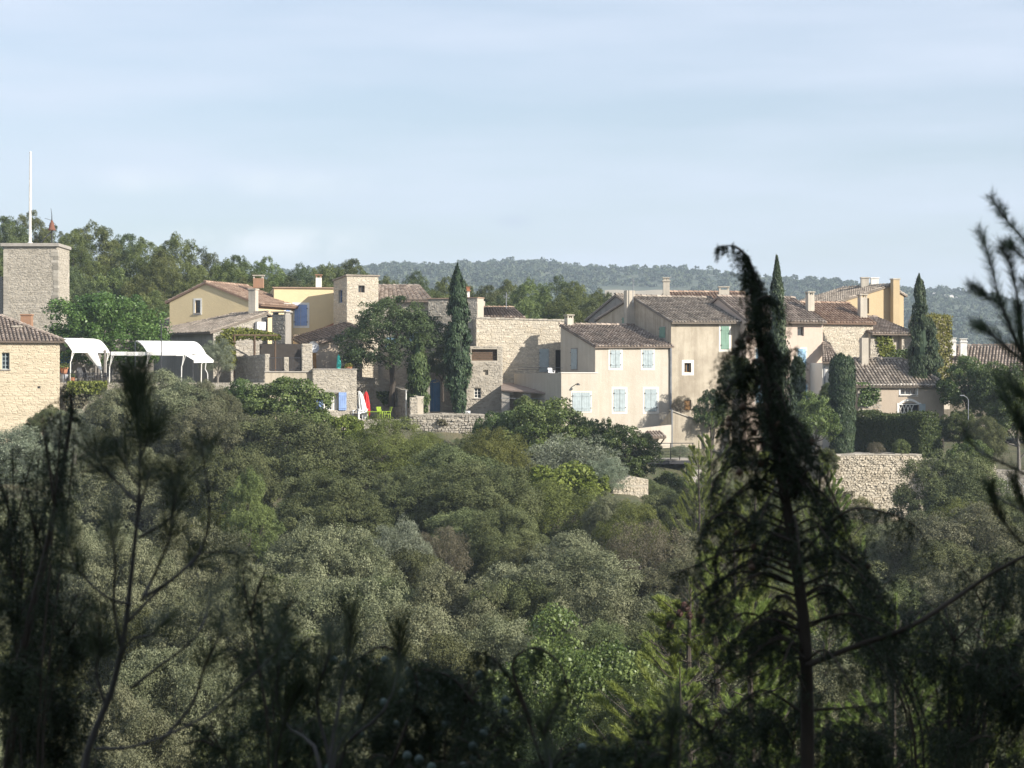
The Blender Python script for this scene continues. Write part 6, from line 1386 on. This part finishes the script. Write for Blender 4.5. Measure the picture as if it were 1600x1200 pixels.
# --- left pine sapling with long needles
Y = 6.2; pl = Plant('pine_sapling', 'shaded young pine with long needles at the lower left', 'pine', (xp(130, Y), Y, H(xp(130, Y), Y) - .1), Y)
J = lambda px, py, dy=0.0: P(px, py, Y + dy)
pl.stem([Vector((xp(110, Y), Y, H(xp(110, Y), Y) - .2)), J(130, 1210), J(174, 1080), J(194, 990), J(207, 880), J(217, 780), J(219, 690)], .0125, .0035, 8, 'trunk', M['barkf'])
BR = [([(219, 700), (216, 650), (211, 600)], 1.0), ([(214, 785), (190, 760), (160, 728), (146, 700)], .55), ([(218, 840), (243, 825), (266, 808), (270, 770), (268, 735)], .5),
 ([(204, 945), (165, 932), (125, 893), (112, 868), (104, 830)], .45), ([(188, 1010), (178, 945), (180, 880), (176, 846), (168, 790)], .55), ([(222, 938), (240, 900), (264, 845), (270, 805), (280, 740)], .5),
 ([(230, 930), (282, 895), (318, 850), (327, 790), (318, 720), (316, 690)], .55), ([(196, 975), (240, 930), (300, 880), (345, 862), (372, 880)], .6), ([(205, 1075), (250, 1040), (300, 1000), (322, 960), (330, 920)], .5),
 ([(150, 1170), (215, 1165), (310, 1125), (378, 1070), (430, 1020), (448, 985)], .6), ([(172, 1090), (188, 1030), (205, 1000), (240, 990), (262, 960)], .5), ([(165, 1105), (150, 1050), (158, 1010), (150, 960)], .5), ([(216, 800), (228, 760), (236, 730)], .5), ([(250, 1160), (300, 1100), (320, 1040), (340, 1000), (350, 960)], .5), ([(217, 760), (200, 735), (187, 700)], .45), ([(218, 720), (230, 690), (240, 660)], .4)]
for k, (b, den) in enumerate(BR):
    pts = [J(x, y, (-.25 + .5 * rnd.random()) * i / 3) for i, (x, y) in enumerate(b)]; p = pl.stem(pts, .0055 if len(b) > 3 else .0045, .002, 5)
    pl.A.append(needle_arrays(p, None, int(260 * den), .135, .85, 1.0, .0016, RNG, .40)); e = p[-6:]; pl.A.append(needle_arrays(e, None, int(330 * den), .145, .78, 1.1, .0016, RNG, .0))
    if k % 2: pl.A.append(needle_arrays(p[len(p) // 2 - 1: len(p) // 2 + 2], None, 120, .11, .9, .7, .0022, RNG))
pl.A.append(needle_arrays([J(219, 720), J(216, 660), J(211, 590)], None, 360, .15, .70, 1.1, .0016, RNG)); pl.done(L['fgp'])
# --- drooping conifers: stems with hanging twigs of scale leaves
def hang(pl, p, n, ln, ds, lw, lh, lat=.05, t0=.0, dens=15, up=0.0):
    """n hanging twigs with short needles along p (list of Vectors)"""
    A = np.array([list(q) for q in p]); m = len(A) - 1
    for k in range(n):
        s = t0 + (1 - t0) * rnd.random(); q = s * m; i = min(int(q), m - 1); b = A[i] + (A[i + 1] - A[i]) * (q - i); l = ln * rnd.uniform(.45, 1.25); a = rnd.random() * 6.283; d = np.array([math.cos(a), math.sin(a), .25]) * lat * rnd.uniform(.5, 1.8)
        u = np.array([0, .3, .65, 1.0]); tw = b[None] + d[None] * np.sqrt(u)[:, None] + np.array([0, 0, -1.0])[None] * (l * u ** 1.3)[:, None] + RNG.normal(0, ds, (4, 3)); tw[0] = b
        pl.A.append(needle_arrays(tw, None, max(14, int(dens * 3.4 * (l + lat) / ln * ND)), lh * .75, .95, .75, .0027, RNG))
ND = .82
Y = 8.2; pr_ = Plant('drooping_conifer', 'tall dark drooping conifer in the right foreground before the pink house', 'conifer', (xp(1262, Y), Y, H(xp(1262, Y), Y) - .1), Y); J = lambda px, py, dy=0.0: P(px, py, Y + dy)
tk = pr_.stem([Vector((xp(1265, Y), Y, H(xp(1265, Y), Y) - .2)), J(1262, 1210), J(1258, 1000), J(1239, 850), J(1213, 700), J(1193, 580), J(1182, 480), J(1180, 440), J(1168, 404), J(1150, 386), J(1128, 384)], .030, .0016, 8, 'trunk', M['bark'])
def ty(py): return interp(py, [402, 440, 480, 580, 700, 850, 1000, 1210], [1166, 1180, 1182, 1193, 1213, 1239, 1255, 1262])
for (x0, y0, x1, y1, n_, l_) in ((1120, 386, 1136, 384, 9, .05), (1138, 384, 1148, 386, 6, .05), (1154, 390, 1170, 404, 16, .06), (1162, 400, 1176, 420, 20, .075), (1168, 412, 1182, 440, 14, .08)): hang(pr_, [J(x0, y0), J(x1, y1)], n_, l_, .004, .010, .022, lat=.022, dens=14)
hang(pr_, [J(1160, 400), J(1176, 430)], 16, .07, .005, .011, .024, lat=.03, dens=14)
for i in range(125):
    py = 432 + (i / 125) ** .95 * 600 + rnd.uniform(-10, 10); w_ = interp(py, [430, 480, 520, 560, 640, 700, 740, 790, 860, 960, 1060], [12, 32, 46, 56, 78, 86, 76, 112, 140, 160, 170]); a = rnd.random() * 6.283
    w_ *= .62 + .62 * (.5 + .5 * math.sin(py * .085 + 1.7 * math.sin(py * .031))) * rnd.uniform(.7, 1.2); dx = math.cos(a) * w_ * rnd.uniform(.75, 1.15); dx *= .6 if dx > 0 and py < 735 else 1.0; dy = math.sin(a) * w_ / F * Y; x = ty(py)
    dr = rnd.uniform(.1, .5) * w_
    pts = [J(x, py), J(x + dx * .45, py - 10 - w_ * .06, dy * .45), J(x + dx * .85, py + dr * .4, dy * .85), J(x + dx, py + dr, dy)]
    p = pr_.stem(pts, .006 if py > 600 else .0035, .0015, 4); sc = interp(py, [430, 600, 1000], [.55, .85, 1.1])
    hang(pr_, p, int(6 + w_ * .06) if py < 720 else int(9 + w_ * .085), .085 * sc, .006, .011, .024, lat=.03 * sc, t0=.25, dens=15)
    if i % 3 == 0: hang(pr_, p[-5:], 6, .15 * sc, .006, .011, .024, lat=.03, dens=20)
for (b) in ([(1195, 592), (1225, 562), (1244, 542)], [(1186, 522), (1160, 536), (1138, 560)], [(1200, 640), (1158, 640), (1124, 668)], [(1208, 684), (1160, 690), (1112, 724)], [(1215, 702), (1256, 688), (1292, 716)], [(1182, 470), (1200, 462), (1212, 474)], [(1188, 560), (1150, 590), (1132, 612)], [(1206, 660), (1236, 650), (1256, 668)], [(1248, 850), (1180, 822), (1140, 800), (1105, 818), (1090, 850)], [(1238, 745), (1195, 722), (1150, 726), (1118, 748), (1105, 785)], [(1240, 780), (1270, 730), (1300, 770), (1322, 830), (1345, 880)], [(1250, 870), (1320, 800), (1380, 800), (1425, 818), (1450, 850)], [(1258, 1030), (1180, 960), (1130, 980), (1090, 1030)], [(1260, 1040), (1330, 1012), (1420, 980), (1500, 930), (1560, 890), (1640, 850)], [(1260, 1110), (1340, 1105), (1400, 1095)], [(1262, 1120), (1200, 1080), (1160, 1095), (1120, 1140)], [(1258, 1080), (1225, 1010), (1180, 1010)]):
    big = b[-1][0] > 1600; p = pr_.stem([J(x, y, rnd.uniform(-.15, .15)) for x, y in b], .013 if big else .006, .006 if big else .002, 6); hang(pr_, p, 38 if big else 30, .16, .008, .012, .028, lat=.05, t0=.1, dens=22)
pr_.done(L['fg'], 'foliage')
for k in range(26):
    py = rnd.uniform(520, 900); w_ = interp(py, [430, 600, 900], [30, 60, 130]); c = J(ty(py) + rnd.uniform(-w_, w_), py, rnd.uniform(-.15, .1)); m = MB(); m.lathe(c, [(.004, -.014), (.013, -.006), (.014, .004), (.006, .014)], 6); m.obj('cone', M['wood'], pr_.t, True)
# --- dark mass at the lower right
def mass(label, base, Y, blobs, mat='fg', n=60, ln=.22, name='conifer_bush', lw=.013, lh=.03, stems=True, cones=0, conemat='coneg', dens=22, seed=0, lat=.07):
    pl = Plant(name, label, 'conifer', (xp(base, Y), Y, H(xp(base, Y), Y) - .1), Y); b0 = Vector((xp(base, Y), Y, H(xp(base, Y), Y) - .2))
    for (px, py, w_, k) in blobs:
        y2 = Y + rnd.uniform(-.5, .6); c = P(px, py, y2); w3 = w_ / F * Y
        q = P(base + (px - base) * .35, max(py + 160, 1150), y2); a1 = P(px - w_ * rnd.uniform(.2, .6) * (1 if rnd.random() < .5 else -1), py + 20, y2)
        p = pl.stem([b0.lerp(q, .6) if q.z > b0.z else q, q, c.lerp(q, .4), c, c + Vector((rnd.choice((-1, 1)) * w3 * .7, rnd.uniform(-.2, .2), -w3 * .45))], .0055, .0015, 5); hang(pl, p[6:], k, ln, .01, lw, lh, lat=lat, dens=dens)
        for s in range(3):
            a = rnd.random() * 6.283; e = c + Vector((math.cos(a) * w3, math.sin(a) * w3 * .8, rnd.uniform(-.5, .15) * w3)); p2 = pl.stem([p[len(p) // 2 + 1], (Vector(p[len(p) // 2 + 1]) + e) / 2 + Vector((0, 0, w3 * .2)), e], .005, .0015, 4); hang(pl, p2, k // 2, ln * .8, .01, lw, lh, lat=lat * .8, dens=dens)
        for s in range(cones):
            cc = c + Vector((rnd.uniform(-w3, w3), rnd.uniform(-.2, .1), rnd.uniform(-.7, .2) * w3)); m = MB(); m.lathe(cc, [(.003, -.017), (.012, -.012), (.0165, 0), (.012, .012), (.003, .017)], 8); m.obj('cone', M[conemat], pl.t, True)
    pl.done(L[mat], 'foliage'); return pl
RB = []
for i in range(34): px = rnd.uniform(1290, 1640); py = rnd.uniform(interp(px, [1290, 1400, 1500, 1640], [840, 850, 880, 840]), 1200); RB.append((px, py, rnd.uniform(50, 90), 26))
mass('large dark conifer mass in the lower right corner', 1480, 9.6, RB)
mass('dark conifer at the bottom right of centre around the trunk foot', 1180, 8.8, [(rnd.uniform(1080, 1330), rnd.uniform(1040, 1210), rnd.uniform(45, 80), 22) for i in range(14)])
# --- bottom centre cypress like bush with pale cones
BC = [(560, 1030, 60, 22), (600, 1060, 60, 26), (650, 1030, 60, 26), (700, 1060, 70, 26), (740, 1050, 55, 20), (780, 1120, 60, 22), (560, 1110, 70, 28), (640, 1120, 80, 30), (720, 1130, 80, 30), (600, 1180, 80, 30), (680, 1190, 80, 30), (780, 1170, 80, 30), (840, 1190, 70, 26), (890, 1160, 50, 18), (530, 1180, 60, 24), (660, 1080, 60, 26), (740, 1100, 60, 26)]
cb = mass('dark drooping cypress bush with pale round cones at the bottom centre', 690, 7.6, BC, n=50, ln=.17, cones=3)
for b in ([(610, 1200), (652, 1085), (640, 1040), (600, 1010), (548, 1036)], [(850, 1200), (810, 1085), (772, 1030), (740, 1018)], [(830, 1130), (800, 1040), (835, 1012), (876, 1040), (888, 1090), (885, 1110)], [(740, 1100), (705, 1058), (660, 1045)]): 
    p = cb.stem([P(x, y, 7.2) for x, y in b], .0055, .0025, 6); cb.A = []; hang(cb, p, 34, .10, .008, .011, .026, lat=.04, t0=.2, dens=20); cb.done(L['fg'], 'foliage')
mass('dark arching cypress branch tips at the bottom right of centre', 985, 7.4, [(960, 1150, 45, 18), (1000, 1160, 60, 24), (940, 1180, 60, 24), (1020, 1110, 40, 14)], ln=.15)
# --- left edge conifer
LB = [(20, 700, 45, 12), (10, 760, 50, 14), (60, 720, 40, 12), (30, 830, 60, 20), (80, 790, 50, 14), (20, 900, 70, 26), (80, 880, 60, 22), (120, 930, 50, 18), (40, 960, 70, 30), (100, 990, 60, 26), (20, 1030, 70, 30), (80, 1060, 70, 30), (130, 1080, 50, 22), (30, 1110, 70, 30), (100, 1140, 70, 30), (40, 1190, 70, 30), (150, 1190, 50, 20), (95, 650, 30, 9), (115, 700, 40, 10)]
lc = mass('dark drooping conifer at the lower left edge', 40, 8.6, [(a, b, c_, int(d * 1.6)) for a, b, c_, d in LB], ln=.2)
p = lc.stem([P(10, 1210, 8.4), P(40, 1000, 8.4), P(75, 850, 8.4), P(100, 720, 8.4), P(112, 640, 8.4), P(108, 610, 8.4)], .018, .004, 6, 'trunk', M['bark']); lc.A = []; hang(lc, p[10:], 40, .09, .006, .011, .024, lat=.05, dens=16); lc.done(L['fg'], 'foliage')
mass('dark conifer spray between the left sapling and the bottom centre bush', 440, 7.8, [(380, 890, 40, 12), (410, 940, 55, 18), (450, 990, 60, 24), (400, 1010, 60, 24), (470, 1050, 60, 26), (390, 1090, 70, 28), (450, 1130, 70, 30), (330, 1130, 60, 20), (500, 1120, 60, 26), (400, 1190, 70, 30), (500, 1190, 70, 28), (300, 1190, 60, 20)], ln=.17)
# --- upper right pine branches
Y = 6.6; pn = Plant('pine_branches', 'shaded pine with long needled shoots reaching up at the right edge', 'pine', (xp(1690, Y), Y, H(xp(1690, Y), Y) - .1), Y); J = lambda px, py, dy=0.0: P(px, py, Y + dy)
pn.stem([Vector((xp(1690, Y), Y, H(xp(1690, Y), Y) - .2)), J(1685, 1200), J(1680, 900), J(1670, 650), J(1655, 500), J(1640, 300)], .022, .010, 8, 'trunk', M['barkf'])
for b, den in (([(1672, 690), (1630, 600), (1590, 540), (1562, 470), (1545, 400), (1530, 362)], 1.1), ([(1660, 520), (1630, 430), (1600, 375), (1570, 340), (1548, 306)], 1.1), ([(1590, 540), (1566, 480), (1540, 462), (1518, 448)], .8), ([(1600, 555), (1590, 470), (1578, 410), (1565, 385)], .7), ([(1620, 585), (1570, 540), (1540, 515), (1520, 505)], .8), ([(1640, 480), (1620, 420), (1590, 395), (1576, 382)], .7), ([(1672, 720), (1640, 660), (1610, 600), (1595, 540), (1590, 480)], 1.0), ([(1665, 600), (1640, 540), (1620, 480), (1600, 440)], .9),
    ([(1675, 790), (1600, 740), (1550, 715), (1520, 695), (1505, 668)], .45), ([(1675, 850), (1600, 800), (1555, 775), (1535, 750)], .5), ([(1675, 880), (1600, 850), (1560, 800), (1548, 760)], .9), ([(1670, 700), (1620, 690), (1580, 640), (1560, 590)], .9), ([(1640, 640), (1600, 620), (1575, 590)], .8), ([(1670, 760), (1630, 720), (1600, 680), (1590, 640)], 1.0), ([(1660, 860), (1630, 820), (1600, 790), (1585, 750)], 1.0), ([(1672, 660), (1640, 640), (1615, 600)], .9)):
    p = pn.stem([J(x, y, (-.3 + .6 * rnd.random()) * i / 4) for i, (x, y) in enumerate(b)], .005, .002, 5); pn.A.append(needle_arrays(p, None, int(520 * den), .06, .8, 1.0, .0017, RNG, .15)); pn.A.append(needle_arrays(p[-7:], None, int(150 * den), .06, .6, 1.2, .0017, RNG))
pn.done(L['fgp'])
# --- needle tufts at the bottom
Y = 6.8; pt_ = Plant('pine_seedling', 'cluster of long pine shoots at the bottom left of centre', 'pine', (xp(520, Y), Y, H(xp(520, Y), Y) - .1), Y); J = lambda px, py, dy=0.0: P(px, py, Y + dy)
b0 = Vector((xp(520, Y), Y, H(xp(520, Y), Y) - .2))
for b in ([(515, 1200), (530, 1100), (545, 1020), (548, 960)], [(515, 1200), (495, 1100), (512, 1030), (520, 990)], [(530, 1200), (600, 1110), (622, 1040), (624, 985)], [(500, 1200), (440, 1120), (436, 1040), (440, 985)], [(520, 1200), (560, 1120), (580, 1060)], [(430, 1210), (450, 1110), (470, 1070)], [(860, 1210), (850, 1150), (870, 1100)], [(1040, 1210), (1050, 1150), (1052, 1100)]):
    p = pt_.stem([b0] + [J(x, y, rnd.uniform(-.2, .2)) for x, y in b], .008, .003, 5); pt_.A.append(needle_arrays(p[-9:], None, 380, .14, .66, 1.2, .0016, RNG)); pt_.A.append(needle_arrays(p[5:], None, 200, .10, .8, .9, .0022, RNG))
pt_.done(L['fgp'])
# ---------------------------------------------------------------- unseen pines added round the viewer to shade the near trees and block sky light
k = 0
for (x, y, hh, rr) in ((15.5, -9.5, 12, 4.2), (18, -6, 13, 4.4), (19.5, -1.5, 13.5, 4.6), (22, 2.0, 14, 4.6), (24, 6, 13.5, 4.4), (14, -13, 12, 4.2), (21, -9, 14, 4.6), (24.5, -3, 15, 4.8), (27, 3, 15, 4.8), (27.5, 9, 14, 4.4), (-6, -7, 12, 4.5), (1, -9, 13, 4.6), (7, -7, 12, 4.2), (-11, -2, 12, 4.4), (-13, 5, 13, 4.4), (10, -2.5, 11, 3.8), (13, 5, 12, 3.8), (-3, -14, 13, 4.6)):
    pr = PROTO['pined' if k % 2 else 'pine'][k % 2]; z = H(x, y); t = thing('shade_pine', 'unseen tall pine added to shade the near trees', 'pine', (x, y, z), 'unseen pines added to shade the near trees'); k += 1
    for nm, m in (('crown', pr[0]), ('trunk', pr[1])): o = link(nm, m, t); o.scale = (rr / pr[2], rr / pr[2], hh / pr[3]); o.rotation_euler = (0, 0, k * 1.1)
# ---------------------------------------------------------------- haze
HD = 0.00027
mb = MB(); mb.cbox(-1500, 1500, -160, 2400, -140, 125); 
hz = mb.obj('haze', M['glass'], None); hz['kind'] = 'stuff'; hm = bpy.data.materials.new('haze'); hm.use_nodes = True; t = hm.node_tree; t.nodes.clear(); o = N(t, 'ShaderNodeOutputMaterial'); v = N(t, 'ShaderNodeVolumePrincipled'); v.inputs['Color'].default_value = (.74, .87, 1.0, 1); v.inputs['Density'].default_value = HD; v.inputs['Anisotropy'].default_value = .0
t.links.new(v.outputs[0], o.inputs['Volume']); hz.data.materials.clear(); hz.data.materials.append(hm)
hz['label'] = 'thin blue haze over the valley'
